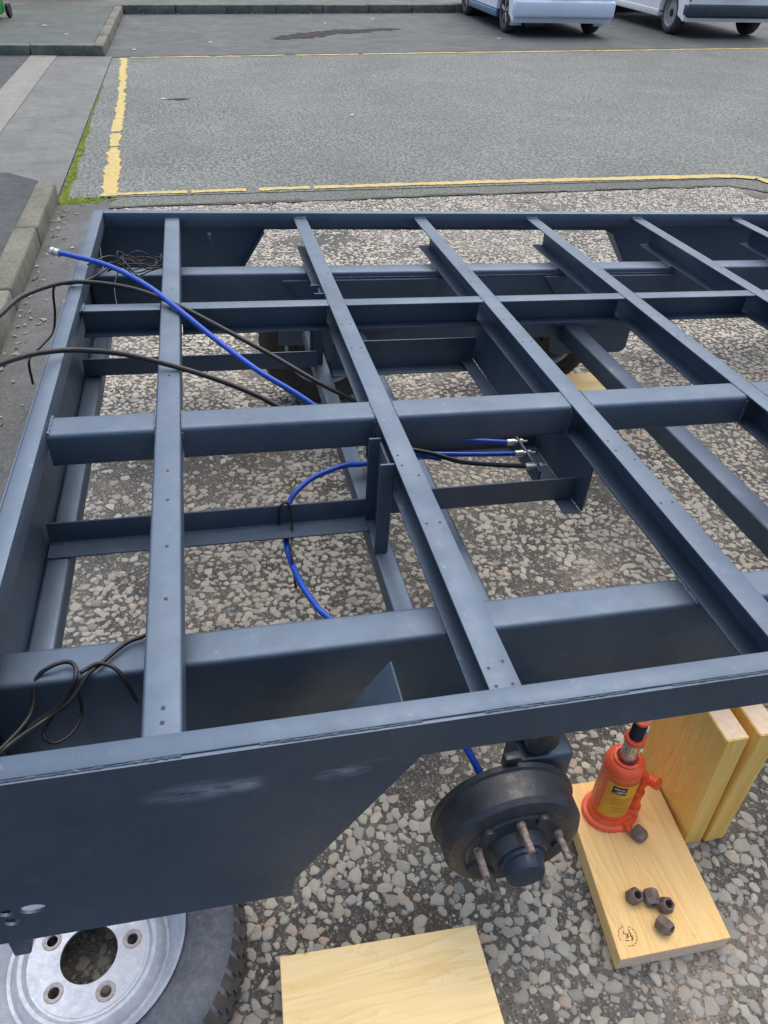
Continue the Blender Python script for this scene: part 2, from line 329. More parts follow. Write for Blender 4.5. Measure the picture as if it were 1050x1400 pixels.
def kerb_run(name, label, a, b, n, w_, h, mat, side=1, drop=0.0):
    """kerb from a to b made of n separate stones"""
    k = empty(name, (a[0], a[1], 0)); tag(k, label, 'kerb', kind='structure')
    d = Vector((b[0] - a[0], b[1] - a[1], 0)); L = d.length; d /= L; nn = Vector((-d.y, d.x, 0)) * side
    for i in range(n):
        bm = bmesh.new(); l0, l1 = L * i / n + 0.006, L * (i + 1) / n - 0.006
        j = rng.uniform(-0.004, 0.004, 3); box(bm, l0, l1, 0 + j[0], w_, -0.02, h + j[1], 0.018, 3)
        for v in bm.verts:
            p = d * v.co.x + nn * v.co.y; v.co = (p.x, p.y, v.co.z)
        bm_obj('kerb_stone', bm, mat, k, 40)
    return k
kerb_run('kerb', 'weathered pale kerb beside the trailer on the left', (-0.945, -5), (-0.945, 5.2), 11, 0.13, 0.118, KERB)
kerb_run('corner_kerb', 'low dark kerb facing the dropped crossing', (-1.05, 11.3), (-4.7, 11.42), 4, 0.13, 0.13, KERB_D, side=-1)
kerb_run('side_kerb', 'kerb running back from the yellow bay corner', (-1.05, 11.31), (-1.05, 16.0), 5, 0.13, 0.13, KERB)
kerb_run('back_kerb', 'dark algae stained kerb along the far pavement', (-1.05, 16.02), (30, 19.7), 34, 0.13, 0.135, KERB_D)

def ragged(name, centre, widths, z, mat, label, gaps=(), step=0.02, amp=0.012):
    """painted line with chipped, ragged edges; gaps are (s0, s1) fractions left bare"""
    C = [Vector((*p, 0)) for p in centre]; seg = [(C[i + 1] - C[i]).length for i in range(len(C) - 1)]; T = sum(seg); bm = bmesh.new()
    n = int(T / step); prev = None; ja = jb = 0.0
    for i in range(n + 1):
        s = T * i / n; q = s
        for k in range(len(seg)):
            if q <= seg[k] or k == len(seg) - 1: break
            q -= seg[k]
        f = q / seg[k]; p = C[k].lerp(C[k + 1], f); d = (C[k + 1] - C[k]).normalized(); nn = Vector((-d.y, d.x, 0))
        wd = widths[k] * (1 - f) + widths[k + 1] * f
        ja = ja * 0.7 + random.uniform(-amp, amp); jb = jb * 0.7 + random.uniform(-amp, amp)
        if any(g0 <= i / n <= g1 for g0, g1 in gaps): prev = None; continue
        a = bm.verts.new((*(p + nn * (wd / 2 + ja)).xy, z)); b = bm.verts.new((*(p - nn * (wd / 2 + jb)).xy, z))
        if prev: bm.faces.new((prev[0], prev[1], b, a))
        prev = (a, b)
    return tag(bm_obj(name, bm, mat), label, 'road marking', kind='structure')
mk = empty('bay_marking', (-0.6, 5.25, 0)); tag(mk, 'worn yellow painted outline of the parking bay', 'road marking', kind='structure')
for args in (([(-0.61, 5.20), (-0.67, 6.9), (-0.69, 8.1), (-0.80, 11.15)], [0.125, 0.085, 0.080, 0.085], [(0.312, 0.317), (0.227, 0.231)], 0.02, 0.0115),
             ([(-0.56, 5.238), (1.9, 5.245), (4.1, 5.195), (4.34, 5.16), (4.45, 5.10), (4.52, 4.9)], [0.055, 0.075, 0.092, 0.092, 0.085, 0.085], [(0.093, 0.095), (0.172, 0.189), (0.262, 0.265)], 0.015, 0.007),
             ([(-0.73, 11.16), (3.8, 11.58), (9.3, 12.03), (25, 13.3)], [0.06, 0.075, 0.085, 0.09], [(0.04, 0.043), (0.08, 0.084), (0.12, 0.122)], 0.03, 0.012)):
    o = ragged('painted_line', args[0], args[1], 0.0115, YEL, 'x', args[2], args[3], args[4]); o.parent = mk; o.matrix_parent_inverse = Matrix.Translation((0.6, -5.25, 0))
    for kk in ('label', 'category', 'kind'): del o[kk]
o = ragged('joint_line', [(-0.95, 11.22), (3.8, 11.66), (9.3, 12.14), (25, 13.45)], [0.07, 0.09, 0.11, 0.11], 0.0112, GRIME, 'mossy dark joint behind the far yellow line', [], 0.06, 0.02); o['category'] = 'joint'
o = ragged('edge_seam', [(-0.60, 4.96), (1.8, 4.965), (4.1, 4.955), (4.45, 4.63), (6, 4.6)], [0.03, 0.045, 0.03, 0.03, 0.03], 0.0062, GRIME, 'dark mossy seam at the yard slab edge', [(.2, .24), (.5, .53)], 0.03, 0.012); o['category'] = 'joint'
o = ragged('oil_stain', [(-0.25, 8.48), (-0.17, 8.5), (-0.08, 8.49), (0.0, 8.52)], [0.02, 0.12, 0.10, 0.02], 0.0105, OIL, 'small black oil mark inside the parking bay', [], 0.02, 0.02); o['category'] = 'stain'
for pts, wd in (([(1.3, 13.0), (1.6, 13.2), (2.3, 13.75), (3.1, 14.1), (3.6, 14.3)], [0.08, 0.5, 0.45, 0.4, 0.05]),):
    o = ragged('damp_stain', pts, wd, 0.0004, OIL, 'dark reddish damp stain on the far lane', [], 0.04, 0.07); o['category'] = 'stain'

# moss: uneven cushions grown in the joint by the crossing
def moss():
    bm = bmesh.new(); pts = []
    for _ in range(1700):
        y = 5.1 + 4.2 * random.random() ** 1.9; wd = (0.072 if y < 7.2 else 0.04) * max(0.25, 1 - (y - 5.1) / 4.6) * (0.75 + 0.25 * math.sin(y * 9))
        pts.append((-0.940 + random.random() * wd, y, 0.8 if y < 7.5 else 0.5))
    for _ in range(300): pts.append((-0.93 + min(.40, abs(random.gauss(0, .14))), 5.13 + random.gauss(0, 0.035), 0.7))
    for x, y, s in pts:
        r = random.uniform(0.008, 0.024) * s; h = r * random.uniform(0.2, 0.45); n = 7; a0 = random.random() * 6
        base = [bm.verts.new((x + r * random.uniform(.8, 1.2) * math.cos(a0 + 6.2832 * i / n), y + r * random.uniform(.8, 1.2) * math.sin(a0 + 6.2832 * i / n), 0.002)) for i in range(n)]
        mid = [bm.verts.new((x + .65 * (b.co.x - x), y + .65 * (b.co.y - y), 0.006 + h * .8)) for b in base]; top = bm.verts.new((x, y, 0.006 + h))
        for i in range(n):
            bm.faces.new((base[i], base[(i + 1) % n], mid[(i + 1) % n], mid[i])); bm.faces.new((mid[i], mid[(i + 1) % n], top))
    o = bm_obj('moss', bm, MOSS, smooth=60); tag(o, 'bright green moss grown along the crossing joint', 'moss', kind='stuff')
moss()
def litter():
    bm = bmesh.new()
    for _ in range(150):
        if random.random() < .55: x, y, z = -0.93 + abs(random.gauss(0, .07)), random.uniform(1.5, 5.2), 0.0
        else:
            x = random.uniform(-1.0, 6); y = 16.0 + (x + 1.05) * 0.1185 - abs(random.gauss(0, .06)) - 0.02; z = 0.0
        s = random.uniform(.008, .022) * (1.6 if y > 10 else 1); a = random.random() * 6; c, q = math.cos(a), math.sin(a)
        V = [bm.verts.new((x + u * c - v_ * q, y + u * q + v_ * c, z + .004 + random.random() * .012)) for u, v_ in ((-s, 0), (0, -s * .5), (s, 0), (0, s * .5))]
        bm.faces.new((V[0], V[1], V[2])); bm.faces.new((V[0], V[2], V[3]))
    tag(bm_obj('leaf_litter', bm, LEAF), 'scattered dead leaves and grit along the kerbs', 'litter', kind='stuff')
litter()
def scraps():
    bm = bmesh.new()
    for x, y, z in ((1.55, 7.6, .012), (-.28, 8.5, .012), (.35, 12.6, .0), (-.7, 11.9, .0), (2.4, 14.9, 0), (-2.0, 13.2, .13), (-1.6, 12.3, .13), (3.4, 15.6, 0), (5.0, 13.1, 0), (-.72, 3.4, .006), (-.70, 2.6, .006), (-.76, 4.2, .006), (-.66, 2.1, .006)):
        s_ = .035 if y > 10 else (.022 if y > 5 else .011); a = random.random() * 6
        V = [bm.verts.new((x + s_ * math.cos(a + k * 1.05) * random.uniform(.6, 1.3), y + s_ * math.sin(a + k * 1.05) * random.uniform(.6, 1.3), z + .003 + random.random() * .006)) for k in range(6)]
        for k in range(1, 5): bm.faces.new((V[0], V[k], V[k + 1]))
    tag(bm_obj('paper_scraps', bm, M_('pale scrap', (.6, .6, .58), .8)), 'small pale scraps and chippings scattered on the tarmac', 'litter', kind='stuff')
scraps()

# exposed aggregate pebbles of the yard
def project(P):
    q = (P - np.array(CAM_LOC)) @ np.array(CAM_ROT)
    return 525 + 1022.13 * q[:, 0] / q[:, 2], 700 + 1022.13 * q[:, 1] / q[:, 2], q[:, 2]
def pebbles():
    sp = 0.0255; xs = np.arange(-0.62, 5.6, sp); ys = np.arange(-0.75, 4.94, sp * 0.9)
    X, Y = np.meshgrid(xs, ys); X = X + (np.arange(len(ys)) % 2)[:, None] * sp / 2
    X = X + rng.uniform(-.34, .34, X.shape) * sp; Y = Y + rng.uniform(-.34, .34, Y.shape) * sp
    dm = np.full(X.shape, 9.0)
    for dy in (-1, 0, 1):
        for dx in (-2, -1, 0, 1, 2):
            if dx or dy: dm = np.minimum(dm, np.hypot(np.roll(X, (dy, dx), (0, 1)) - X, np.roll(Y, (dy, dx), (0, 1)) - Y))
    def vn(s, sd_):
        r = np.random.default_rng(sd_); G = r.random((80, 80)); u = (X + 2) / s; v = (Y + 2) / s
        i, j = u.astype(int) % 79, v.astype(int) % 79; a, b = u % 1, v % 1; a = a * a * (3 - 2 * a); b = b * b * (3 - 2 * b)
        return (G[i, j] * (1 - a) + G[i + 1, j] * a) * (1 - b) + (G[i, j + 1] * (1 - a) + G[i + 1, j + 1] * a) * b
    dens = 0.42 * vn(.55, 1) + 0.38 * vn(.20, 2) + 0.2 * vn(.09, 3)
    keep = rng.random(X.shape) < np.clip((dens - 0.23) * 5.2, 0.18, 0.98)
    keep &= (X > -0.62 + .10 * vn(.2, 4)) & (Y < 4.925) & ((X < 4.1) | (Y < 4.6))
    P = np.stack([X[keep], Y[keep], np.zeros(keep.sum())], 1); px, py, dz = project(P)
    vis = (dz > .2) & (px > -260) & (px < 1310) & (py > 0) & (py < 1560); P = P[vis]; dmv = dm[keep][vis]; px, py, dz = px[vis], py[vis], dz[vis]
    rad = np.clip(dmv * rng.uniform(.46, .86, len(P)), .0062, .0205)
    if len(P) == 0: return
    # the 300 that show largest: nearest ones in open view
    x, y = P[:, 0], P[:, 1]
    inview = (px > 5) & (px < 1045) & (py > 250) & (py < 1395)
    open_ = inview & (((x > .44) & (x < .69) & (y < .12)) | ((x > .02) & (x < .40) & (y > .08) & (y < .33)) | ((x > .95) & (y < .1)) | ((x > .47) & (x < .67) & (y < .2)))
    score = np.where(open_, rad / dz, 0); top = np.argsort(-score)[:300]; rest = np.ones(len(P), bool); rest[top] = False
    n = 8; ang = np.arange(n) * 2 * np.pi / n
    def shapes(k):
        a = ang[None] + rng.uniform(-.22, .22, (k, n)); rr_ = rng.uniform(.66, 1.22, (k, n)); el = rng.uniform(.68, 1.0, k)[:, None]; th = rng.uniform(0, np.pi, k)[:, None]
        u, v = rr_ * np.cos(a) * 1.12, rr_ * np.sin(a) * el
        return u * np.cos(th) - v * np.sin(th), u * np.sin(th) + v * np.cos(th)
    idx = np.arange(n); nx = (idx + 1) % n
    F0 = np.concatenate([np.stack([idx, nx, nx + n, idx + n], 1).ravel(), np.stack([idx + n, nx + n, nx + 2 * n, idx + 2 * n], 1).ravel(), idx + 2 * n])
    def mesh(P_, r_, h_, name):
        k = len(P_); U, V = shapes(k); vv = np.zeros((k, 3 * n, 3))
        tilt = rng.uniform(-.12, .12, (k, 2))
        for lv, (s, z) in enumerate(((1.0, -0.25), (.95, .55), (.70, 1.0))):
            vv[:, lv * n:(lv + 1) * n, 0] = P_[:, 0:1] + U * r_[:, None] * s; vv[:, lv * n:(lv + 1) * n, 1] = P_[:, 1:2] + V * r_[:, None] * s
            vv[:, lv * n:(lv + 1) * n, 2] = P_[:, 2:3] + h_[:, None] * z + (0 if lv == 0 else 1) * (U * tilt[:, :1] + V * tilt[:, 1:]) * r_[:, None]
        me = bpy.data.meshes.new(name); me.vertices.add(k * 3 * n); me.vertices.foreach_set('co', vv.ravel())
        loops = (F0[None] + (np.arange(k) * 3 * n)[:, None]).ravel().astype(np.int32); tot = np.array([4] * (2 * n) + [n]); st = np.concatenate([[0], np.cumsum(tot)[:-1]])
        me.loops.add(len(loops)); me.loops.foreach_set('vertex_index', loops); me.polygons.add(k * (2 * n + 1))
        me.polygons.foreach_set('loop_start', (st[None] + (np.arange(k) * len(F0))[:, None]).ravel().astype(np.int32)); 
        at = me.attributes.new('rnd', 'FLOAT', 'POINT'); at.data.foreach_set('value', np.repeat(rng.random(k), 3 * n).astype(np.float32))
        me.update(calc_edges=True); me.validate(); return me
    o = link('pebbles', mesh(P[rest], rad[rest], rng.uniform(.0008, .0048, rest.sum()), 'pebbles'), PEBBLE, yard, 50); tag(o, kind='stuff')
    # finer chippings between the pebbles
    m2 = 26000; P2 = np.stack([rng.uniform(-.6, 3.4, m2), rng.uniform(-.6, 3.0, m2), np.full(m2, -.0006)], 1); ax, ay, az = project(P2)
    k2 = (az > .2) & (ax > -150) & (ax < 1200) & (ay > 0) & (ay < 1500); P2 = P2[k2]
    o = link('chippings', mesh(P2, rng.uniform(.0025, .0062, len(P2)), rng.uniform(.001, .0028, len(P2)), 'chippings'), PEBBLE, yard, 50); tag(o, kind='stuff')
    protos = []
    for i in range(14):
        me = mesh(np.zeros((1, 3)), np.ones(1), np.array([0.20]), 'pebble'); me.attributes.remove(me.attributes['rnd']); me.materials.append(PEBBLE)
        for q in me.polygons: q.use_smooth = True
        me.set_sharp_from_angle(angle=R_(50)); protos.append(me)
    for i in top:
        q = bpy.data.objects.new('pebble', protos[i % 14]); COL.objects.link(q); q.parent = yard
        q.location = P[i]; r = rad[i]; q.scale = (r, r, r); q.rotation_euler = (0, 0, rng.uniform(0, 6.28))
pebbles()

# ------------------------------------------------------------------ the trailer (built in its own level frame, then tilted on its jack)
DM = Matrix(((0.9991953751, -0.0013997275, 0.0400829523), (0.0, 0.9993908270, 0.0348994967), (-0.0401073847, -0.0348714157, 0.9985866923)))
DO = Vector((0.0, 0.6, -0.785)); BASE = Vector((1.0, 1.85, -0.70))
def d2w(p): return DM @ (Vector(p) - DO)
T = empty('trailer_chassis', (0, 0, 0)); tag(T, 'dark slate blue steel trailer chassis, an open frame with a bare brake drum', 'trailer')
T.matrix_world = Matrix.Translation(d2w(BASE)) @ DM.to_4x4()
def part(name, bm, mat=None, parent=None, smooth=35):
    for v in bm.verts: v.co -= BASE
    return bm_obj(name, bm, mat or PAINT, parent or T, smooth)
def pbox(name, x0, x1, y0, y1, z0, z1, bev=0.004, seg=2, parent=None, mat=None):
    bm = bmesh.new(); box(bm, x0, x1, y0, y1, z0, z1, bev, seg); return part(name, bm, mat, parent)
XL, XR, YN, YF = -0.390, 4.05, 0.612, 3.088
ZR = 0.018
# edge rails
near_rail = pbox('edge_rail', XL + .036, XR - .036, YN, YN + .036, -.036, ZR, .003)
far_rail = pbox('edge_rail', XL + .036, XR - .036, YF - .036, YF, -.036, ZR, .003)
left_rail = pbox('edge_rail', XL, XL + .0355, YN - .001, YF + .001, -.036, ZR - .0005, .003)
right_rail = pbox('edge_rail', XR - .0355, XR, YN - .001, YF + .001, -.036, ZR - .0005, .003)
# skirt plates: one continuous strip with the wheel arch cut out
def skirt(y0, y1, hole=True, mat=None):
    prof = [(XL, ZR - .003), (XR, ZR - .003), (XR, -.383), (1.945, -.383), (1.94, -.34), (1.74, -.062), (.245, -.055), (.062, -.335), (.055, -.383), (XL + .004, -.370)]
    holes = [circ(-.318, -.285, .019, 16, .012), circ(-.352, -.285, .012, 12, .009), circ(-.350, -.312, .013, 12, .010)] if hole else []
    bm = plate(prof, holes, abs(y1 - y0), lambda u, v, w_: (u, (y0 + y1) / 2 + w_, v)); return part('skirt_panel', bm, mat or PAINT, smooth=30)
skirt(YN - .0055, YN - .0005, True, PAINT_SKIRT); skirt(YF + .0005, YF + .0055, False)
pbox('skirt_panel', XL - .005, XL - .0006, YN - .004, YF + .004, -.372, ZR - .003, .001, 1)
pbox('corner_leg', XL + .004, XL + .030, YN + .02, YN + .05, -.47, -.30, .003)
# flanges folded inwards round the wheel arches
def fold(ya, yb, side):
    for pts in ([(.238, -.050), (.062, -.330)], [(1.744, -.062), (1.936, -.335)]):
        (xa, za), (xb, zb) = pts; s = 1 if xa > xb else -1; d = Vector((xb - xa, 0, zb - za)).normalized(); nx_ = Vector((-d.z, 0, d.x)) * .002
        bm = bmesh.new(); prism(bm, [(xa + nx_.x, za + nx_.z), (xa - nx_.x, za - nx_.z), (xb - nx_.x, zb - nx_.z), (xb + nx_.x, zb + nx_.z)], 'y', ya, yb); part('arch_flange', bm)
fold(YN + .0005, YN + .168, 1); fold(YF - .060, YF - .0005, -1)

# box-section crossbar (second from the tail) and channel cross members, open to the left
bm = bmesh.new(); prism(bm, rrect(-.134, -.079, -.060, .0, .006), 'y', YN + .0365, YF - .0365); part('box_cross_member', bm)
SPX = .4905; MX = [.356 + SPX * i for i in range(8)]; CH = .082
def channel_x(xl, y0, y1, y1b):
    """C channel running along y, web on the right; upper flange runs to y1, web and lower flange stop at y1b"""
    wd, t = .051, .0055; bm = bmesh.new()
    box(bm, xl, xl + wd, y0, y1, -t, 0, .0016, 2)
    box(bm, xl + wd - t, xl + wd - .0004, y0, y1b, -CH + t, -t, 0)
    box(bm, xl, xl + wd, y0, y1b, -CH, -CH + t, .0016, 2); return bm
crossm = []
for i, x in enumerate(MX):
    m = part('cross_member', channel_x(x, YN + .037, YF - .037, 2.946)); crossm.append(m)
# centre box rail, cut between the cross members; C rail likewise
CUTS = [(XL + .036, -.1345), (-.0785, MX[0] - .0005)] + [(MX[i] + .0515, MX[i + 1] - .0005) for i in range(7)]
def run(name, f, skip=()):
    for k, (a, b) in enumerate(CUTS):
        if k in skip: continue
        part(name, f(a, b))
def centre(a, b):
    bm = bmesh.new(); prism(bm, rrect(1.466, 1.549, -CH, -.0012, .011), 'x', a, b)
    return bm
run('centre_rail', centre)
def crail(a, b):
    bm = bmesh.new(); t = .0055; box(bm, a, b, 2.144, 2.193, -t - .001, -.001, .0016, 2); box(bm, a, b, 2.193 - t, 2.1926, -CH + t, -t - .001, 0); box(bm, a, b, 2.146, 2.193, -CH, -CH + t, .0016, 2); return bm
run('channel_rail', crail)
# main chassis rails under the cross members
for (a, b) in ((.853, .929), (2.664, 2.745)):
    pbox('chassis_rail', XL + .002, XR - .002, a, b, -.268, -CH - .0006, .010, 4)
# lower transverse beams
pbox('lower_beam', XL + .002, -.337, .930, 2.663, -.295, -.2445, .008, 3)
pbox('lower_beam', .326, .372, .930, 2.663, -.296, -.2455, .005, 3)
def angle_x(a, b, y, z, leg, fl, dirn, t=.005):
    bm = bmesh.new(); box(bm, a, b, min(y, y + t * dirn), max(y, y + t * dirn), z, z + leg, .001, 1)
    box(bm, a, b, min(y + t * dirn, y + fl * dirn), max(y + t * dirn, y + fl * dirn), z, z + t, .001, 1); return bm
part('angle_bracket', angle_x(-.384, .330, 1.412, -.244, .056, .060, -1))
part('angle_bracket', angle_x(-.384, .330, 2.222, -.240, .056, .050, 1))
part('angle_bracket', angle_x(.376, .858, 1.386, -.222, .064, .050, 1))
part('angle_bracket', angle_x(.376, .858, 2.205, -.245, .100, .050, -1))
part('angle_bracket', angle_x(.376, .858, 1.640, -.222, .050, .030, -1))
pbox('support_plate', .860, .866, 1.335, 2.22, -.225, -CH - .001, .001, 1)
pbox('support_plate', .815, .8595, 1.335, 2.22, -.2295, -.2245, .001, 1)
pbox('support_plate', .782, .788, 1.44, 1.634, -.215, -.169, .001, 1)
# upright channel brackets on the lower beam, flanges to the left
for (ya, yb) in ((1.402, 1.272), (2.36, 2.25)):
    bm = bmesh.new(); zt = -.004; z0 = -.2445
    box(bm, .3265, .3555, ya - .005, ya, z0, zt - .012, .001, 1); box(bm, .3245, .3555, yb, yb + .005, z0, zt, .001, 1); box(bm, .350, .3552, yb + .0052, ya - .0052, z0, zt - .02, 0)
    part('upright_bracket', bm)
# small lug on the far skirt
pbox('lug', .02, .035, 3.02, 3.05, -.10, -.052, .003)
WELD = M_('painted weld bead', (0.11, 0.14, 0.175), 0.5, 0.4, c2=(0.06, 0.08, 0.11), scale=120, b=0.5, bs=500, wp=False)
# weld beads: uneven bright-edged fillets at the joints
def weld(p0, p1, r=.0035):
    bm = bmesh.new(); n = max(6, int((Vector(p1) - Vector(p0)).length / .006)); pts = [Vector(p0).lerp(Vector(p1), i / n) + Vector((random.uniform(-1, 1), random.uniform(-1, 1), random.uniform(-1, 1))) * r * .25 for i in range(n + 1)]
    tube(bm, pts, [r * random.uniform(.6, 1.25) for _ in pts], 6, smooth=False); part('weld_bead', bm, WELD)
for x in MX[:6]:
    weld((x + .002, YF - .038, .001), (x + .05, YF - .038, .001), .0045)
for x in MX[:4]:
    weld((x, .93, -CH), (x, .853, -CH), .004); weld((x, YN + .038, .0), (x + .05, YN + .038, .0), .003)
for xa in (-.30, .02, .33, .62, .95):
    weld((xa, YN - .001, ZR - .0025), (xa + .22, YN - .001, ZR - .0025), .0015)
for i, x in enumerate(MX[:5]):
    for xx in (x - .001, x + .052):
        weld((xx, 1.465, -.012), (xx, 1.465, -.078), .0032); weld((xx, 1.545, -.001), (xx, 1.472, -.001), .0022)
        weld((xx, 2.19, -.001), (xx, 2.146, -.001), .002)
    weld((x + .001, 2.668, -CH), (x + .001, 2.742, -CH), .0035)
for xx in (-.1355, -.0775):
    weld((xx, 1.545, -.002), (xx, 1.475, -.002), .0024); weld((xx, 1.4655, -.012), (xx, 1.4655, -.055), .003)
weld((-.352, 1.411, -.243), (-.352, 1.355, -.243), .004); weld((.325, 1.405, -.240), (.325, 1.355, -.240), .004); weld((.3245, 1.276, -.243), (.350, 1.276, -.243), .004)
weld((XL + .038, 1.548, -.002), (XL + .038, 1.47, -.002), .004); weld((-.345, 2.19, 0), (-.345, 2.145, 0), .004)
for xa, xb in ((.41, .84), (.90, 1.33), (1.39, 1.82)): weld((xa, 2.6635, -.103), (xb, 2.6635, -.103), .0028)
# drilled holes in the upper flanges
def holes(pts, r=.0032):
    for x, y in pts:
        bm = bmesh.new(); lathe(bm, [(r, .0002), (r, .0007)], 10, 'z', (x, y, 0)); part('drill_hole', bm, BLACKP)
holes([(-.105, 1.30), (-.104, 1.06), (-.104, .925), (-.106, .680), (-.105, .705), (-.104, 1.20), (-.106, 1.72), (-.106, 2.15), (-.104, 2.3)])
for m_, (dl, dr) in zip(MX[:4], ((.012, .038),) * 4):
    holes([(m_ + dl, y) for y in (.665, .70, 1.06, 1.26, 1.30, 1.84, 2.0, 2.32)] + [(m_ + dr, y) for y in (.665, .71, 1.06, 1.22, 1.84, 2.0, 2.42)], .0028)

# axles
def axle(xc, zt=-.312, sz=.072):
    a = pbox('axle_tube', xc - sz / 2, xc + sz / 2, .80, 2.83, zt - sz, zt, .007, 3)
    for y0 in (.842, 2.654):
        bm = bmesh.new(); prism(bm, [(xc - .10, -.2685), (xc + .16, -.2685), (xc + .16, -.29), (xc + .13, -.312), (xc + sz / 2 + .001, -.312), (xc - .07, -.312), (xc - .10, -.28)], 'y', y0, y0 + .095); part('axle_bracket', bm)
    return a
for (xa, xb, xc_, xd) in ((.27, .871, .42, .775), (1.281, 1.848, 1.405, 1.772)):
    bm = bmesh.new(); prism(bm, [(xa, -.108), (xb, -.108), (xd, -.262), (xc_, -.262)], 'y', 2.6475, 2.6635); part('axle_hanger', bm)
bm = bmesh.new(); prism(bm, [(.25, -.2685), (1.72, -.2685), (1.72, -.42), (1.712, -.435), (1.69, -.445), (1.40, -.445), (1.378, -.435), (1.37, -.42), (1.36, -.365), (.80, -.365), (.78, -.425), (.755, -.445), (.46, -.445), (.435, -.425), (.42, -.365), (.25, -.365)], 'y', 2.668, 2.678); part('axle_carrier', bm)
AX = (.541, 1.442)
for xc in AX: axle(xc)
def box_arm(xc):
    pbox('suspension_arm', xc - .035, xc + .074, .757, .832, -.455, -.348, .006, 3)
    bm = bmesh.new(); lathe(bm, [(.030, .760), (.033, .764), (.033, .838), (.0001, .838)], 24, 'y', (xc + .005, 0, -.312)); part('arm_bush', bm, DRUM)
# bare brake drum on the near side
def drum(cx, cz, yb):
    bm = bmesh.new()
    lathe(bm, [(.02, yb + .012), (0.1110, yb + .010), (0.1380, yb + .004), (0.1438, yb), (0.1438, yb - .010), (0.1380, yb - .013), (0.1361, yb - .030), (0.1351, yb - .064), (0.1283, yb - .074), (0.1139, yb - .080), (.098, yb - .079), (.094, yb - .083), (.060, yb - .084), (.054, yb - .100), (.050, yb - .108), (.030, yb - .108), (.0001, yb - .108)], 56, 'y', (cx, 0, cz))
    D = part('brake_drum', bm, DRUM, None, 32); 
    bm = bmesh.new(); lathe(bm, [(.044, yb - .106), (.0435, yb - .116), (.038, yb - .118), (.0375, yb - .134), (.034, yb - .140), (.0001, yb - .141)], 28, 'y', (cx, 0, cz)); part('hub_cap', bm, M_('hub cap paint', (.03, .045, .07), .4, wp=False), D, 32)
    for k in range(5):
        a = R_(94 + 72 * k); sx, sz_ = cx + .082 * math.cos(a), cz + .082 * math.sin(a)
        bm = bmesh.new(); pr = [(.0085, yb - .078), (.0085, yb - .092)]
        h = yb - .092
        while h > yb - .136: pr += [(.0075, h), (.0068, h - .0015), (.0075, h - .003)]; h -= .003
        pr += [(.0062, h - .002), (.0001, h - .003)]
        lathe(bm, pr, 12, 'y', (sx, 0, sz_)); part('wheel_stud', bm, STUD, D, 30)
    for k in range(5):      # cast pads between the studs
        a = R_(136 + 72 * k); bm = bmesh.new(); lathe(bm, [(.016, yb - .079), (.014, yb - .089), (.0001, yb - .089)], 14, 'y', (cx + .088 * math.cos(a), 0, cz + .088 * math.sin(a))); part('drum_boss', bm, DRUM, D, 40)
    bm = bmesh.new(); box(bm, cx - .02, cx + .012, yb - .006, yb + .012, cz + .150, cz + .166, .003); part('adjuster_tab', bm, DRUM, D)
    return D
drum(.480, -.470, .742); box_arm(AX[0])
drum(.484 + .901, -.470, .742); box_arm(AX[1])

# tyre + rim builder (axis z, outer face up, centre of the tread at z = 0)
def tyre_bm(R=.285, rim=.180, wd=.185):
    h = wd / 2; bm = bmesh.new()
    pr = [(rim - .006, h * .62), (rim + .004, h * .80), (rim + .020, h * .93), (rim + .045, h * 1.0), (rim + .066, h * .97), (R - .026, h * .90), (R - .012, h * .80), (R - .004, h * .62), (R - .001, h * .3)]
    prof = pr + [(R, 0)] + [(r, -z) for r, z in pr[::-1]]
    lathe(bm, prof, 72, 'z'); bmesh.ops.delete(bm, geom=[f for f in bm.faces if len(f.verts) > 4], context='FACES')
    return bm
def tread_bm(R=.285, wd=.185):
    bm = bmesh.new(); n = 58; h = wd / 2
    for k in range(n):
        a = 2 * math.pi * k / n
        for (z0, z1, r0, r1, off) in ((h * .80, h * .40, R - .013, R + .004, 0), (h * .34, h * .03, R - .002, R + .005, .5), (-h * .03, -h * .34, R - .002, R + .005, 0), (-h * .40, -h * .80, R - .013, R + .004, .5)):
            da = 2 * math.pi / n * .36; aa = a + off * 2 * math.pi / n
            outz, inz = (z0, z1)
            rs = (r0, r1) if z0 > 0 else (r1, r0)
            V = []
            for (z, r) in ((outz, rs[0]), (inz, rs[1])):
                for s in (-1, 1):
                    for q in (-.010, .0016): V.append(bm.verts.new(((r + q) * math.cos(aa + s * da), (r + q) * math.sin(aa + s * da), z)))
            for f in ((0, 1, 3, 2), (4, 6, 7, 5), (0, 4, 5, 1), (2, 3, 7, 6), (1, 5, 7, 3), (0, 2, 6, 4)): bm.faces.new([V[i] for i in f])
    return bm
def rim_bm(rim=.180, wd=.185):
    h = wd / 2; bm = bmesh.new()
    lathe(bm, [(rim - .010, -h * .75), (rim + .004, -h * .78), (rim + .004, -h * .72), (rim - .012, -h * .62), (rim - .030, -h * .2), (rim - .030, h * .10), (rim - .014, h * .30), (rim - .010, h * .68), (rim + .003, h * .80), (rim + .006, h * .86), (rim + .002, h * .90), (rim - .004, h * .84), (rim - .009, h * .64), (rim - .014, h * .36), (rim - .026, h * .26), (rim - .034, h * .08), (rim - .040, h * .06), (.132, h * .20), (.124, h * .26), (.117, h * .24), (.110, h * .16), (.1042, h * .15)], 72, 'z')
    bmesh.ops.delete(bm, geom=[f for f in bm.faces if len(f.verts) > 4], context='FACES'); return bm
def disc_bm(wd=.185, rot=0.0):
    h = wd / 2
    bm = plate(circ(0, 0, .1048, 60), [circ(0, 0, .052, 40)] + [circ(.079 * math.cos(rot + k * 1.2566), .079 * math.sin(rot + k * 1.2566), .0105, 18) for k in range(5)], .005, lambda u, v, w_: (u, v, w_ + h * .135))
    return bm
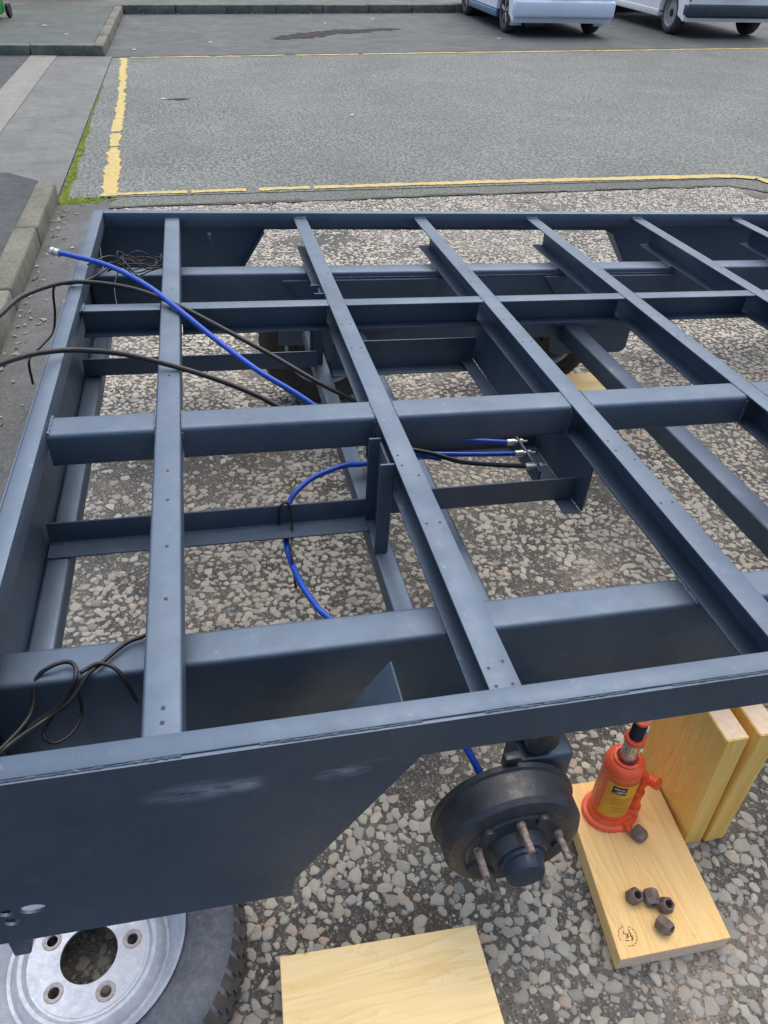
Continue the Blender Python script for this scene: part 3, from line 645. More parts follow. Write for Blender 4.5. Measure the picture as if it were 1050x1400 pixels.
def wheel(name, parent=None, rot=0.0, top=False):
    """returns an empty that parents tyre and rim; axis along local z"""
    e = empty(name); 
    if parent: e.parent = parent
    ty = bm_obj('tyre', tyre_bm(), CASING if top else RUBBER, e, 60); bm_obj('tread', tread_bm(), RUBBER, ty, None) if top else bm_obj('tread', tread_bm(), RUBBER, e, None)
    rm = bm_obj('rim', rim_bm(), ZINC, e, 28)
    dc = bm_obj('wheel_disc', disc_bm(rot=rot), ZINC, rm if top else e, 30)
    if top:
        for k in range(5):
            a = rot + k * 1.2566; bm = bmesh.new(); c = (.079 * math.cos(a), .079 * math.sin(a), .0)
            lathe(bm, [(.0106, .0135), (.0115, .0158), (.0165, .0166), (.0180, .0150)], 20, 'z', c); bmesh.ops.delete(bm, geom=[f for f in bm.faces if len(f.verts) > 4], context='FACES'); bm_obj('stud_seat', bm, M_('rust ring', (.30, .24, .20), .7, c2=(.42, .40, .40), scale=150, wp=False) if k == 0 else bpy.data.materials['rust ring'], rm, 40)
        bm = bmesh.new(); tube(bm, [(-.128, .06, .012), (-.134, .063, .025), (-.138, .065, .035)], .004, 8); bm_obj('valve', bm, BLACKP, rm, 40)
    return e
# fitted wheels on the far side (axis along y)
for xc, zc in ((.452, -.688 + .255), (1.40, -.652 + .245)):
    e = wheel('wheel', T); e.location = Vector((xc, 2.858, zc)) - BASE; e.rotation_euler = (R_(-90), 0, 0); e.scale = (.905, .905, .86)
    bm = bmesh.new(); lathe(bm, [(.02, 2.81), (.118, 2.80), (.122, 2.83), (.118, 2.862), (.05, 2.868)], 40, 'y', (xc, 0, zc)); part('brake_drum', bm, DRUM)
    bm = bmesh.new(); prism(bm, [(xc - .02, zc - .03), (xc + .12, zc + .01), (xc + .13, zc + .09), (xc + .05, zc + .09)], 'y', 2.775, 2.80); part('suspension_arm', bm, DRUM)

# ------------------------------------------------------------------ cables resting on and hanging from the frame
def W(pts): return [d2w(p) for p in pts]
def cable(name, pts, r, mat, label, cat='cable', group=None, world=False):
    e = empty(name, W(pts)[0]); tag(e, label, cat, group); inv = -e.location
    bm = bmesh.new(); tube(bm, [p + inv for p in W(pts)], r, 10); bm_obj('sheath', bm, mat, e, 0); return e
def fitting(e, p0, p1, prof, mat=SILVER, name='end_fitting'):
    """turned fitting lying along p0 -> p1"""
    a, b = d2w(p0), d2w(p1); bm = bmesh.new(); lathe(bm, prof, 14, 'z'); q = (b - a).to_track_quat('Z', 'Y').to_matrix().to_4x4()
    bm.transform(Matrix.Translation(a - e.location) @ q); bm_obj(name, bm, mat, e, 30)
bl = [(-0.446, 2.510, 0.046), (-0.395, 2.477, 0.045), (-0.282, 2.394, 0.04), (-0.172, 2.254, 0.03), (-0.09, 2.125, 0.012), (0.004, 1.988, -0.02), (0.111, 1.836, -0.05), (0.2, 1.779, -0.09), (0.26, 1.74, -0.12), (.34, 1.68, -.16), (.42, 1.60, -.19)]
e = cable('brake_cable', bl, .0078, BLUEP, 'blue brake cable lying over the frame with its silver end past the left rail')
fitting(e, bl[0], (-.462, 2.522, .0465), [(.0078, -.012), (.0115, -.011), (.0115, .004), (.0085, .005), (.0085, .008), (.0125, .009), (.0125, .020), (.006, .022), (.0001, .022)])
cable('black_cable', [(-0.513, 1.689, 0.12), (-0.491, 1.881, 0.1), (-0.478, 2.078, 0.07), (-0.422, 2.245, 0.04), (-0.349, 2.293, 0.029), (-0.213, 2.238, 0.027), (-0.094, 2.158, 0.009), (0.027, 2.028, -0.01), (0.158, 1.922, -0.05), (0.267, 1.837, -0.09), (0.369, 1.780, -0.13), (.45, 1.69, -.16)], .0068, BLACKP, 'black cable running just below the blue one, farther of the two long black cables')
cable('black_cable', [(-0.477, 1.509, 0.12), (-0.45, 1.629, 0.09), (-0.403, 1.763, 0.05), (-0.322, 1.816, 0.031), (-0.209, 1.79, 0.027), (-0.089, 1.748, 0.009), (0.013, 1.722, -0.02), (0.099, 1.693, -0.05), (0.163, 1.67, -0.08), (.26, 1.62, -.12)], .0068, BLACKP, 'black cable crossing nearest the big box rail, nearer of the two long black cables')
cable('thin_wire', [(-0.296, 2.512, 0.0), (-0.332, 2.335, 0.025), (-0.383, 2.294, 0.024), (-0.442, 2.337, 0.0), (-0.463, 2.372, -0.1), (-0.477, 2.35, -0.15), (-0.499, 2.245, -0.15), (-0.502, 2.096, -0.12), (-0.51, 2.107, -0.2)], .0036, BLACKP, 'thin black wire hanging down outside the left rail', 'wire')
# loose coil of thin wires in the far left corner
e = empty('wire_bundle', d2w((-.21, 2.62, -.07))); tag(e, 'tangled bundle of thin dark wires in the far left corner', 'wire')
for k in range(5):
    cx, cy = -.21 + random.uniform(-.03, .04), 2.62 + random.uniform(-.03, .03); a0 = random.random() * 6; pts = []
    for i in range(9):
        a = a0 + i * .8; pts.append((cx + .085 * math.cos(a) * random.uniform(.6, 1.1), cy + .06 * math.sin(a) * random.uniform(.6, 1.1), -.055 + .05 * random.random() + .003 * k))
    bm = bmesh.new(); tube(bm, [d2w(p) - e.location for p in pts], .0022, 6, 5); bm_obj('wire', bm, BLACKP, e, 0)
for pts in ([(-.352, 2.44, .03), (-.30, 2.55, .02), (-.27, 2.58, -.01), (-.29, 2.5, -.06), (-.28, 2.4, -.10)], [(-.27, 2.60, .0), (-.22, 2.50, -.02), (-.15, 2.38, -.05), (-.12, 2.30, -.09)]):
    bm = bmesh.new(); tube(bm, [d2w(p) - e.location for p in pts], .0024, 6, 5); bm_obj('wire', bm, BLACKP, e, 0)
# black twin lead looped over the near chassis rail
e = empty('looped_lead', d2w((-.25, .86, -.075))); tag(e, 'black lead looped over the near chassis rail at the left', 'cable')
for pts, r in (([(-0.120, 0.945, -0.073), (-0.144, 0.923, -0.074), (-0.175, 0.91, -0.075), (-0.209, 0.874, -0.075), (-0.229, 0.851, -0.075), (-0.257, 0.823, -0.1), (-0.296, 0.81, -0.12), (-0.336, 0.753, -0.1), (-.36, .73, -.12)], 0.0036),
               ([(-.36, .74, -.11), (-0.319, 0.821, -0.12), (-0.308, 0.862, -0.085), (-0.285, 0.875, -0.072), (-0.261, 0.881, -0.072), (-0.247, 0.864, -0.070), (-0.248, 0.841, -0.076), (-0.27, 0.830, -0.11), (-0.315, 0.814, -0.13), (-0.353, 0.782, -0.14)], 0.0036),
               ([(-0.24, 0.853, -0.071), (-0.213, 0.866, -0.068), (-0.188, 0.855, -0.072), (-0.174, 0.842, -0.09), (-0.161, 0.831, -0.13)], 0.0033),
               ([(-0.247, 0.846, -0.1), (-0.247, 0.832, -0.14), (-0.261, 0.803, -0.15), (-0.284, 0.789, -0.15), (-0.301, 0.803, -0.15), (-0.295, 0.819, -0.14), (-0.273, 0.835, -0.12)], 0.0027)):
    bm = bmesh.new(); tube(bm, [d2w(p) - e.location for p in pts], r, 8, 7); bm_obj('lead', bm, BLACKP, e, 0)
cable('brake_cable', [(.55, 1.53, -.17), (0.477, 1.573, -0.18), (0.366, 1.591, -0.21), (0.309, 1.592, -0.212), (0.229, 1.562, -0.22), (0.176, 1.511, -0.225), (0.151, 1.473, -0.24), (0.138, 1.407, -0.255), (0.135, 1.335, -0.27), (0.149, 1.231, -0.27), (0.171, 1.157, -0.27), (0.19, 1.117, -0.27), (0.283, 1.0, -0.29), (0.361, 0.881, -0.32), (0.409, 0.817, -0.35), (0.440, 0.765, -0.40)], .0072, BLUEP, 'blue brake cable curving under the lower bracket down to the bare drum')
e = cable('cable_tie', [(0.122, 1.402, -0.25), (0.125, 1.398, -0.186), (0.145, 1.402, -0.182), (0.150, 1.377, -0.235), (0.140, 1.325, -0.255), (0.138, 1.298, -0.25), (0.143, 1.254, -0.31)], .0028, BLACKP, 'black cable tie holding the blue cable to the lower bracket', 'cable tie')
for lab, pts, mat in (('farthest of the three cables clamped at the bracket, blue', [(0.40, 1.645, -0.155), (0.491, 1.625, -0.16), (0.589, 1.615, -0.165), (0.686, 1.602, -0.17), (0.758, 1.589, -0.172)], BLUEP), ('middle of the three cables clamped at the bracket, blue', [(0.40, 1.57, -0.165), (0.549, 1.549, -0.168), (0.665, 1.54, -0.172), (0.761, 1.535, -0.174)], BLUEP), ('black cable clamped at the bracket beside two blue ones', [(0.40, 1.56, -0.135), (0.459, 1.548, -0.145), (0.522, 1.529, -0.152), (0.591, 1.495, -0.16), (0.685, 1.481, -0.168), (0.764, 1.468, -0.170)], BLACKP)):
    e = cable('brake_cable' if mat is BLUEP else 'black_cable', pts, .0062, mat, lab)
    p = Vector(pts[-1]); fitting(e, p, p + Vector((.04, 0, 0)), [(.0062, -.010), (.0092, -.009), (.0092, .013), (.0060, .014), (.0060, .020), (.0001, .020)])
    fitting(e, p + Vector((.027, 0, 0)), p + Vector((.06, 0, 0)), [(.0085, 0), (.0085, .008), (.0035, .0085), (.0035, .022), (.0001, .022)], SILVER, 'nut')

# ------------------------------------------------------------------ loose things on the ground
sw = wheel('spare_wheel', None, R_(8), True); sw.location = (-.312, .119, .0925); tag(sw, 'silver steel wheel with black tyre lying flat under the skirt panel', 'wheel')
sw.rotation_euler = (0, 0, 0)
def block(name, label, corners, z0, z1, mat, endfaces, loc):
    """sawn timber block with softened arrises; faces whose index is in endfaces show end grain"""
    e_bm = bmesh.new(); V0 = [e_bm.verts.new((x - loc[0], y - loc[1], z0)) for x, y in corners]; V1 = [e_bm.verts.new((x - loc[0], y - loc[1], z1)) for x, y in corners]
    e_bm.faces.new(V0[::-1]); e_bm.faces.new(V1); sides = []
    for i in range(4): sides.append(e_bm.faces.new((V0[i], V0[(i + 1) % 4], V1[(i + 1) % 4], V1[i])))
    for i in endfaces: sides[i].material_index = 1
    bmesh.ops.bevel(e_bm, geom=list(e_bm.edges), offset=.0013, segments=1, affect='EDGES', material=0)
    o = bm_obj(name, e_bm, mat, None, 30); o.data.materials.append(WOOD_END); o.location = (loc[0], loc[1], 0); tag(o, label, 'timber block'); return o
fb = block('timber_block', 'flat pine block under the orange jack with loose nuts on it', [(.692, -.078), (.932, -.085), (.953, .286), (.728, .299)], .003, .052, WOOD_Y, (0, 2), (.82, .1))
block('timber_block', 'pale pine block lying flat at the bottom edge of the photo', [(.024, -.176), (.431, -.196), (.430, .043), (.036, .063)], .003, .052, WOOD_X, (1, 3), (.23, -.06))
def upright(label, xb, xt, w_, y0, y1, h):
    bm = bmesh.new(); P0 = [(xb, y0), (xb + w_, y0), (xb + w_, y1), (xb, y1)]
    A = [bm.verts.new((x, y, .003)) for x, y in P0]; B = [bm.verts.new((x + xt - xb, y, h)) for x, y in P0]
    bm.faces.new(A[::-1]); top = bm.faces.new(B); top.material_index = 1
    for i in range(4): bm.faces.new((A[i], A[(i + 1) % 4], B[(i + 1) % 4], B[i]))
    bmesh.ops.bevel(bm, geom=list(bm.edges), offset=.002, segments=2, affect='EDGES')
    for v in bm.verts: v.co -= Vector((xb, y0, 0))
    o = bm_obj('timber_block', bm, WOOD_Z, None, 30); o.data.materials.append(WOOD_END); o.location = (xb, y0, 0); tag(o, label, 'timber block')
upright('upright pine board standing beside the jack, left of the pair', .960, .928, .0490, .131, .345, .418)
upright('upright pine board at the right, second of the standing pair', 1.012, .995, .0500, .127, .345, .424)
block('timber_block', 'pine block glimpsed under the frame between the far wheels', [(1.44, 1.90), (1.66, 1.90), (1.66, 2.10), (1.44, 2.10)], .003, .10, WOOD_X, (1, 3), (1.55, 2.0))
# brand stamp burnt into the flat block: broken ring and a small mark
bm = bmesh.new(); cx, cy = .722 - .82 + .004, -.045 - .1 + .005
for k in range(16):
    if k in (3, 9, 10): continue
    a0, a1 = 2 * math.pi * k / 16, 2 * math.pi * (k + .7) / 16; ro, ri = .0195, .0180
    bm.faces.new([bm.verts.new((cx + r * math.cos(a), cy + r * math.sin(a), .0525)) for r, a in ((ri, a0), (ro, a0), (ro, a1), (ri, a1))])
for k in range(9):
    x, y, l, a = cx + random.uniform(-.008, .008), cy + random.uniform(-.009, .009), random.uniform(.003, .006), random.random() * 3
    c, s = math.cos(a) * l, math.sin(a) * l; t = .0009
    bm.faces.new([bm.verts.new(p) for p in ((x - c - s * t / l, y - s + c * t / l, .0525), (x - c + s * t / l, y - s - c * t / l, .0525), (x + c + s * t / l, y + s - c * t / l, .0525), (x + c - s * t / l, y + s + c * t / l, .0525))])
st = bm_obj('stamp', bm, INK, fb)
# lug nuts
def nut(loc, rot, label):
    bm = bmesh.new(); pr = [(.0062, .0), (.0105, .0), (.0122, .0025), (.0122, .016), (.0085, .0225), (.0062, .0225)]
    lathe(bm, pr, 6, 'z', close=True); bmesh.ops.bevel(bm, geom=list(bm.edges), offset=.0008, segments=1, affect='EDGES')
    for v in bm.verts: v.co.z -= .011
    o = bm_obj('wheel_nut', bm, RUST, None, 25); o.scale = (1.4, 1.4, 1.4); o.location = (loc[0], loc[1], loc[2] + .0045); o.rotation_euler = rot; tag(o, label, 'wheel nut', 'loose wheel nuts on the timber block')
zt = .052
nut((.843, .146, zt + .0115), (R_(90), R_(30), R_(25)), 'rusty wheel nut touching the base of the jack')
nut((.770, .024, zt + .0115), (R_(18), 0, .3), 'rusty wheel nut leftmost of the cluster, hole facing up')
nut((.803, .014, zt + .0115), (R_(90), R_(30), R_(-10)), 'rusty wheel nut lying on its side, second from left of the cluster')
nut((.825, -.006, zt + .0115), (R_(14), R_(-8), .8), 'rusty wheel nut rightmost of the cluster, hole facing up')
nut((.803, -.042, zt + .0115), (R_(70), R_(0), R_(25)), 'rusty wheel nut nearest the stamped end of the block')

# bottle jack
J = empty('bottle_jack', (.802, .222, .052), R_(0)); J.scale = (.97, .97, .90); tag(J, 'orange hydraulic bottle jack with black screw standing on the flat pine block', 'jack')
def jl(name, prof, mat, n=40, c=(0, 0, 0), axis='z', sm=35, parent=None):
    bm = bmesh.new(); lathe(bm, prof, n, axis, c); return bm_obj(name, bm, mat, parent or J, sm)
bm = bmesh.new()
def base_poly(s):
    P_ = []
    for i in range(40):
        a = 2 * math.pi * i / 40; r = .060 * s; x, y = r * math.cos(a) * 1.04, r * math.sin(a) * .92
        if x > 0 and y < .02: x *= 1.16; y = y * 1.02
        P_.append((x + .002, y - .004))
    return P_
rings = []
for s, z in ((.97, 0), (1.0, .003), (1.0, .010), (.96, .0135), (.84, .016), (.80, .026), (.77, .030), (.6, .031)):
    rings.append([bm.verts.new((x, y, z)) for x, y in base_poly(s)])
for A, B in zip(rings, rings[1:]):
    for i in range(40): bm.faces.new((A[i], A[(i + 1) % 40], B[(i + 1) % 40], B[i]))
bm.faces.new(rings[0]); bm.faces.new(rings[-1]); bm_obj('base', bm, ORANGE, J, 30)
body = jl('body', [(.043, .030), (.044, .040), (.0435, .044), (.0435, .198), (.0445, .200), (.0445, .212), (.042, .222), (.035, .230), (.030, .232), (.0295, .238), (.0235, .239), (.0225, .225), (.0001, .225)], ORANGE)
jl('ram', [(.0185, .222), (.0185, .306), (.0001, .306)], STEEL, 28)
jl('collar', [(.0185, .3062), (.0225, .3065), (.0225, .318), (.020, .320), (.0001, .320)], ORANGE, 28)
pr = [(.0150, .3195)]; h = .322
while h < .372: pr += [(.0150, h), (.0140, h + .0012), (.0150, h + .0024)]; h += .0026
jl('screw', pr + [(.0145, h + .002), (.0001, h + .002)], BLACKP, 24)
jl('saddle', [(.0140, .3765), (.0160, .377), (.0160, .383), (.013, .385), (.0001, .385)], ORANGE, 24)
def sector(name, r, z0, z1, a0, a1, mat, parent, n=18):
    bm = bmesh.new(); V = [[bm.verts.new((r * math.cos(R_(a0 + (a1 - a0) * i / n)), r * math.sin(R_(a0 + (a1 - a0) * i / n)), z)) for i in range(n + 1)] for z in (z0, z1)]
    for i in range(n): bm.faces.new((V[0][i], V[0][i + 1], V[1][i + 1], V[1][i]))
    return bm_obj(name, bm, mat, parent, 0)
lb = sector('label', .0441, .047, .186, 205, 335, YELLOWL, body)
sector('nameplate', .0445, .148, .178, 222, 262, PLATEB, body, 8)
for z0, z1, a0, a1 in ((.167, .171, 227, 257), (.156, .1615, 236, 260), (.1515, .1535, 228, 250)): sector('nameplate_print', .0448, z0, z1, a0, a1, WHITEP, body, 6)
for z0, a0, a1 in ((.128, 228, 300), (.120, 228, 292), (.112, 228, 304), (.104, 228, 280), (.09, 240, 300), (.082, 240, 290), (.07, 235, 300)): sector('small_print', .0444, z0, z0 + .0022, a0, a1, M_('label fine print', (.36, .20, .04), .5, wp=False) if z0 == .128 else bpy.data.materials['label fine print'], body, 8)
# pump: vertical cylinder, yoke and handle socket on the right
jl('pump_foot', [(.0001, .012), (.024, .012), (.024, .034), (.021, .038), (.0001, .038)], ORANGE, 24, (.050, -.012, 0))
jl('pump_cylinder', [(.0001, .036), (.0155, .037), (.0155, .046), (.0135, .049), (.0135, .090), (.0145, .092), (.0145, .098), (.008, .100), (.008, .128), (.0001, .128)], ORANGE, 22, (.054, -.014, 0))
bm = bmesh.new(); tube(bm, [(.040, .004, .165), (.054, -.004, .160), (.060, -.012, .146), (.057, -.014, .122)], [.010] * 40, 10, 6); bm_obj('pump_yoke', bm, ORANGE, J, 0)
sk = empty('handle_socket', (.0, .0, .0)); sk.parent = J
bm = bmesh.new(); lathe(bm, [(.0105, -.034), (.0145, -.036), (.0152, -.033), (.0145, -.028), (.0135, .020), (.0150, .022), (.0150, .028), (.0001, .028)], 22, 'z'); lathe(bm, [(.0105, -.034), (.0100, .010), (.0001, .010)], 22, 'z')
bmesh.ops.delete(bm, geom=[f for f in bm.faces if len(f.verts) > 4 and f.calc_center_median().z < -.03], context='FACES')
bm.transform(Matrix.Translation((.066, -.012, .142)) @ Matrix.Rotation(R_(28), 4, 'Z') @ Matrix.Rotation(R_(-112), 4, 'X') @ Matrix.Rotation(R_(180), 4, 'X')); so_ = bm_obj('socket_tube', bm, ORANGE, sk, 35)
jl('release_valve', [(.0001, 0), (.0085, 0), (.0085, .016), (.006, .018), (.006, .026), (.0001, .026)], ORANGE, 16, sm=30)
rv = [o for o in J.children if o.name.startswith('release_valve')][0]; rv.location = (.022, -.046, .018); rv.rotation_euler = (R_(90), 0, R_(10))

# ------------------------------------------------------------------ parked vehicles
def vehicle(name, label, loc, rz, body_mat, P):
    """body from a side profile with real wheel openings; local +y is forward, origin on the ground under the rear axle"""
    e = empty(name, loc, rz); tag(e, label, P['cat'])
    Wd = P['w'] / 2; r = P['r']; wb = P['wb']; ra = r + .045
    lo = [(-P['ro'], P['bz'] + .10), (-P['ro'] + .04, P['bz'])]
    def arch(y): return [(y - ra * math.cos(math.pi * i / 12), max(P['bz'], r + ra * math.sin(math.pi * i / 12))) for i in range(13)]
    lo += arch(0) + arch(wb) + [(wb + P['fo'] - .05, P['bz']), (wb + P['fo'], P['bz'] + .12)]
    prof = lo + P['upper']
    inset = P['inset']
    bm = bmesh.new(); L = []
    for sx, k in ((-1, 1.0), (-1, 0.0), (1, 0.0), (1, 1.0)):
        ring = []
        for y, z in prof:
            tum = max(0, z - P['belt']) * P['tumble']; d = inset * k * (1 if z < P['belt'] else 1.3)
            yy = y; zz = z
            if k: cy, cz = wb / 2, P['belt'] * .75; n_ = Vector((cy - y, cz - z)); n_.normalize(); yy += n_.x * .05 * (abs(n_.x)); zz += n_.y * .0
            ring.append(bm.verts.new((sx * (Wd - tum - (0 if k else 0) if k else Wd - tum - inset), yy, zz)))
        L.append(ring)
    n = len(prof)
    order = [L[0], L[1], L[2], L[3]]
    order = [L[0], L[3]]
    # outer side skins slightly inside the end profile so that corners read as rounded
    mid = [L[1], L[2]]
    seq = [L[0], L[1], L[2], L[3]]
    for A, B in zip(seq, seq[1:]):
        for i in range(n): bm.faces.new((A[i], A[(i + 1) % n], B[(i + 1) % n], B[i]))
    bm.faces.new(L[0]); bm.faces.new(L[3])
    bm_obj('body', bm, body_mat, e, 40)
    def bx(nm, x0, x1, y0, y1, z0, z1, m, bev=.02, par=None):
        q = bmesh.new(); box(q, x0, x1, y0, y1, z0, z1, bev, 3); return bm_obj(nm, q, m, par or e, 40)
    bx('underbody', -Wd + .12, Wd - .12, -P['ro'] + .12, wb + P['fo'] - .2, P['bz'] + .03, P['bz'] + .25, BLACKP, .02)
    b = bx('bumper', -Wd - .005, Wd + .005, -P['ro'] - .06, -P['ro'] + .16, P['bumper'][0], P['bumper'][1], P['bumper_mat'], .05)
    bx('bumper', -Wd + .0, Wd - .0, wb + P['fo'] - .12, wb + P['fo'] + .05, P['bumper'][0], P['bumper'][1], P['bumper_mat'], .05)
    for s in (-1, 1):
        bx('tail_light', s * (Wd - .10) - .09, s * (Wd - .10) + .09, -P['ro'] - .012, -P['ro'] + .12, P['lamp'][0], P['lamp'][1], TAIL, .02)
        bx('headlight', s * (Wd - .22) - .17, s * (Wd - .22) + .17, wb + P['fo'] - .10, wb + P['fo'] + .012, .62, .78, GLASS, .03)
        bx('sill', s * (Wd - .02) - .03, s * (Wd - .02) + .03, ra + .03, wb - ra - .03, P['bz'] - .015, P['bz'] + .09, P['sill_mat'], .012)
        bx('mirror', s * (Wd + .09) - .08, s * (Wd + .09) + .08, wb - .45, wb - .36, P['belt'] + .02, P['belt'] + .16, body_mat, .03)
        for (y0, y1) in P['side_glass']:
            q = bmesh.new(); z0, z1 = P['belt'] + .04, P['roof'] - .10
            xo = lambda z: s * (Wd - max(0, z - P['belt']) * P['tumble'] + .004)
            V = [q.verts.new((xo(z) + dx, y, z)) for dx in (0, s * .006) for y, z in ((y0[0], z0), (y1[0], z0), (y1[1], z1), (y0[1], z1))]
            for f in ((0, 1, 2, 3), (7, 6, 5, 4), (0, 4, 5, 1), (1, 5, 6, 2), (2, 6, 7, 3), (3, 7, 4, 0)): q.faces.new([V[i] for i in f])
            bm_obj('window', q, GLASS, e)
        for yy in (0, wb):
            wl = empty('wheel', (s * (Wd - .115), yy, r)); wl.parent = e; wl.rotation_euler = (0, s * R_(90), 0)
            q = bmesh.new(); lathe(q, [(r * .62, -.09), (r * .66, .085), (r * .80, .100), (r * .93, .088), (r * .995, .06), (r, 0), (r * .995, -.07), (r * .93, -.09)], 44, 'z', close=True); bm_obj('tyre', q, RUBBER, wl, 50)
            q = bmesh.new(); lathe(q, [(r * .655, .06), (r * .665, .090), (r * .62, .088), (r * .585, .050), (r * .56, .030), (r * .30, .046), (r * .15, .052), (r * .14, .060), (.0001, .060)], 44, 'z'); 
            bm_obj('rim', q, P['rim_mat'], wl, 35)
            if P['spokes']:
                for k in range(5):
                    for dd in (-.10, .10):
                        q = bmesh.new(); a = k * 1.2566 + dd
                        tube(q, [(r * .10 * math.cos(a), r * .10 * math.sin(a), .066), (r * .35 * math.cos(a), r * .35 * math.sin(a), .074), (r * .60 * math.cos(a), r * .60 * math.sin(a), .072)], .016, 6, 3); bm_obj('spoke', q, ALLOY, wl, 40)
            else:
                for k in range(12):
                    a = k * .5236; q = bmesh.new(); lathe(q, [(.022, .038), (.020, .0425), (.0001, .0425)], 10, 'z', (r * .46 * math.cos(a), r * .46 * math.sin(a), 0)); bm_obj('vent_hole', q, BLACKP, wl)
                q = bmesh.new(); lathe(q, [(r * .20, .05), (r * .18, .072), (.0001, .075)], 20, 'z'); bm_obj('hub_cap', q, BLACKP, wl, 40)
        if P['flap']: bx('mud_flap', s * (Wd - .12) - .10, s * (Wd - .12) + .10, -ra - .035, -ra - .015, .14, .42, P['flap'], .006)
    rg = P['rear_glass']; q = bmesh.new(); V = [q.verts.new(p) for p in ((-rg[4], rg[0] - .012, rg[1]), (rg[4], rg[0] - .012, rg[1]), (rg[4] - .06, rg[2] - .012, rg[3]), (-rg[4] + .06, rg[2] - .012, rg[3]))]; q.faces.new(V); 
    o = bm_obj('rear_window', q, GLASS, e)
    wsx = P['screen']; q = bmesh.new(); V = [q.verts.new(p) for p in ((-wsx[4], wsx[0] + .014, wsx[1] + .012), (wsx[4], wsx[0] + .014, wsx[1] + .012), (wsx[4] - .08, wsx[2] + .014, wsx[3] + .012), (-wsx[4] + .08, wsx[2] + .014, wsx[3] + .012))]; q.faces.new(V); bm_obj('windscreen', q, GLASS, e)
    bx('number_plate', -.26, .26, -P['ro'] - .073, -P['ro'] - .062, P['plate'], P['plate'] + .11, M_('plate yellow', (.65, .48, .06), .5), .002)
    if P['muffler']:
        q = bmesh.new(); lathe(q, [(.0001, -.17), (.085, -.17), (.105, -.15), (.105, .15), (.085, .17), (.0001, .17)], 26, 'x', (-Wd * .42, -P['ro'] + .40, .215)); m = bm_obj('silencer', q, M_('silencer metal', (.38, .38, .37), .5, .5, wp=False), e, 40)
        q = bmesh.new(); tube(q, [(-Wd * .42 + .1, -P['ro'] + .40, .20), (.15, -P['ro'] + .35, .22), (.35, -P['ro'] + .7, .24)], .025, 8, 4); bm_obj('exhaust_pipe', q, STEEL, e, 0)
    q = bmesh.new(); tube(q, [(-Wd + .15, 0, r), (Wd - .15, 0, r)], .04, 10, 2, False); bm_obj('rear_axle', q, BLACKP, e, 0)
    return e
GLASS = M_('dark vehicle glass', (.012, .015, .017), .08, wp=False, rv=.02); TAIL = M_('tail lamp red', (.35, .012, .012), .2, wp=False, rv=.05)
ALLOY = M_('alloy wheel', (.46, .42, .40), .4, .6, wp=False); DARKRIM = M_('rim shadow', (.10, .09, .085), .6, .3, wp=False)
CARP = M_('silver blue car paint', (.64, .71, .82), .3, .1, c2=(.60, .68, .79), scale=2, wp=False, rv=.05); VANP = M_('white van paint', (.82, .84, .86), .32, c2=(.78, .80, .82), scale=2, wp=False, rv=.05)
GREYP = M_('grey bumper plastic', (.055, .07, .095), .55, wp=False); STEELRIM = M_('steel wheel paint', (.40, .42, .44), .5, .4, c2=(.30, .31, .33), scale=20, wp=False); BLUESILL = M_('blue sill', (.16, .27, .42), .4, .3, wp=False)
vehicle('parked_car', 'silver blue car parked beyond the bay, alloy wheels', (6.17, 13.87, 0), R_(-2), CARP, dict(cat='car', w=1.72, r=.305, wb=2.55, ro=.62, fo=.80, bz=.20, belt=.90, roof=1.44, tumble=.32, inset=.06,
    upper=[(3.34, .62), (3.20, .76), (2.45, .96), (1.75, 1.40), (1.2, 1.46), (-.25, 1.44), (-.52, 1.05), (-.60, .85), (-.64, .5)], bumper=(.27, .52), bumper_mat=CARP, lamp=(.66, .92), sill_mat=BLUESILL, side_glass=[((1.2, 1.15), (2.2, 1.72)), ((.1, .05), (1.1, 1.05)), ((-.4, -.15), (.0, -.05))], rear_glass=(-.535, 1.02, -.28, 1.38, .60), screen=(2.42, .98, 1.80, 1.37, .70), plate=.58, rim_mat=DARKRIM, spokes=True, flap=CARP, muffler=True))
vehicle('parked_van', 'white van with dark bumper parked right of the silver car', (9.22, 13.80, 0), R_(-2), VANP, dict(cat='van', w=1.70, r=.315, wb=2.70, ro=.62, fo=.85, bz=.24, belt=1.02, roof=1.82, tumble=.10, inset=.05,
    upper=[(3.54, .66), (3.40, .82), (2.75, 1.05), (2.05, 1.76), (1.5, 1.84), (-.45, 1.82), (-.60, 1.5), (-.64, .9), (-.65, .5)], bumper=(.30, .50), bumper_mat=GREYP, lamp=(.52, .95), sill_mat=VANP, side_glass=[((1.5, 1.5), (2.55, 1.98))], rear_glass=(-.625, 1.15, -.60, 1.58, .62), screen=(2.72, 1.08, 2.10, 1.72, .72), plate=.60, rim_mat=STEELRIM, spokes=False, flap=None, muffler=False))

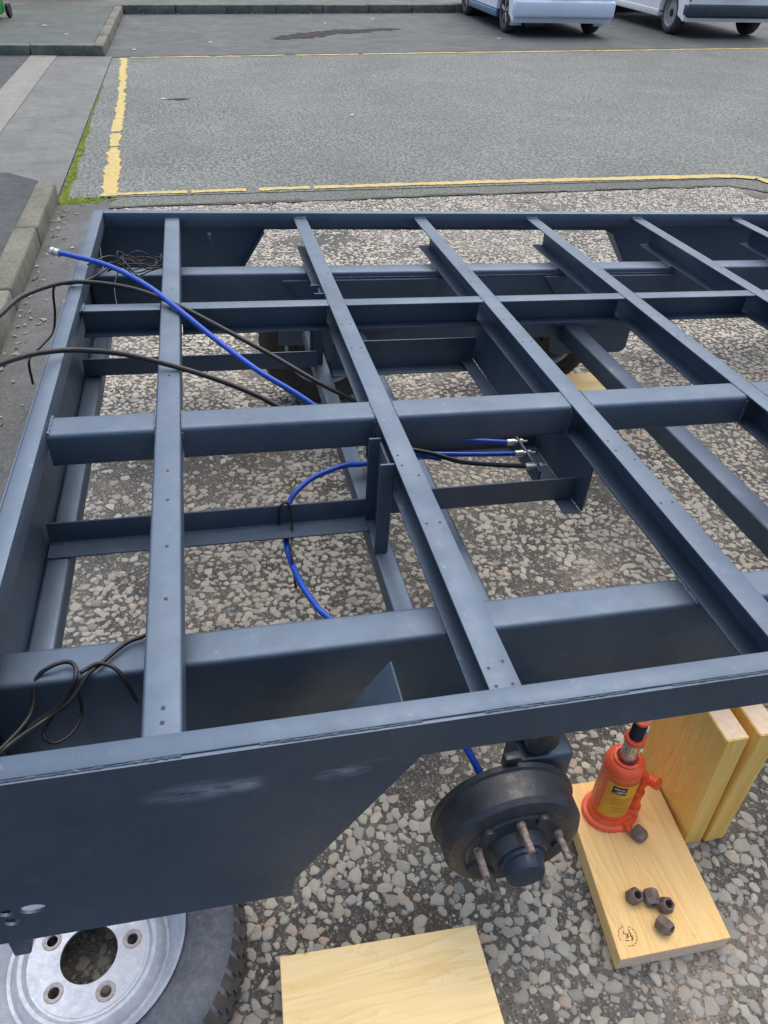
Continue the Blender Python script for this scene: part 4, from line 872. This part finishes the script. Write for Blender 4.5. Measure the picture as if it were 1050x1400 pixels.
# green wheelie bin and low brick wall at the far left corner
def bin_():
    e = empty('wheelie_bin', (-2.92, 13.9, .125), R_(-6)); tag(e, 'bright green wheelie bin at the far left corner', 'bin'); g_ = M_('green bin plastic', (.02, .28, .05), .45, wp=False)
    bm = bmesh.new(); V = [[bm.verts.new((sx * a, sy * b, z)) for sx, sy in ((-1, -1), (1, -1), (1, 1), (-1, 1))] for a, b, z in ((.22, .26, .06), (.29, .35, .92), (.31, .37, .93), (.31, .37, .98))]
    for A, B in zip(V, V[1:]):
        for i in range(4): bm.faces.new((A[i], A[(i + 1) % 4], B[(i + 1) % 4], B[i]))
    bm.faces.new(V[0]); bm.faces.new(V[-1]); bmesh.ops.bevel(bm, geom=list(bm.edges), offset=.02, segments=2, affect='EDGES'); bm_obj('body', bm, g_, e, 40)
    bm = bmesh.new(); box(bm, -.32, .32, -.39, .39, .985, 1.04, .02); bm_obj('lid', bm, g_, e, 40)
    for s in (-1, 1):
        bm = bmesh.new(); lathe(bm, [(.0001, -.025), (.09, -.025), (.10, -.015), (.10, .015), (.09, .025), (.0001, .025)], 24, 'x', (s * .27, .30, .10)); bm_obj('wheel', bm, BLACKP, e, 40)
bin_()
def wall():
    e = empty('brick_wall', (-1.6, 17.6, .121), R_(5)); tag(e, 'low brown brick wall beyond the far left footway', 'wall'); bk = M_('brown brick', (.16, .085, .065), .85, c2=(.10, .055, .05), scale=6, b=.6); mo = M_('mortar', (.20, .19, .175), .9)
    bm = bmesh.new(); box(bm, -5.0, 0.0, .012, .20, 0, .9); bm_obj('mortar_core', bm, mo, e)
    b0 = bmesh.new(); box(b0, 0, .215, 0, .1, 0, .065, .003, 1); me = bpy.data.meshes.new('brick'); b0.to_mesh(me); b0.free(); me.materials.append(bk)
    for row in range(4):
        for k in range(22):
            o = bpy.data.objects.new('brick', me); COL.objects.link(o); o.parent = e; o.location = (-5.0 + k * .225 + (.11 if row % 2 else 0), random.uniform(-.003, .003), .006 + row * .075)
    bm = bmesh.new()
    for row in range(4, 12):
        for k in range(22): box(bm, -5.0 + k * .225 + (.11 if row % 2 else 0), -5.0 + k * .225 + (.11 if row % 2 else 0) + .215, 0, .1, .006 + row * .075, .071 + row * .075)
    tag(bm_obj('upper_bricks', bm, bk, e), kind='stuff')
    bm = bmesh.new(); box(bm, -5.02, .14, -.03, .24, .902, .96, .01); bm_obj('coping', bm, CONC, e, 40)
wall()
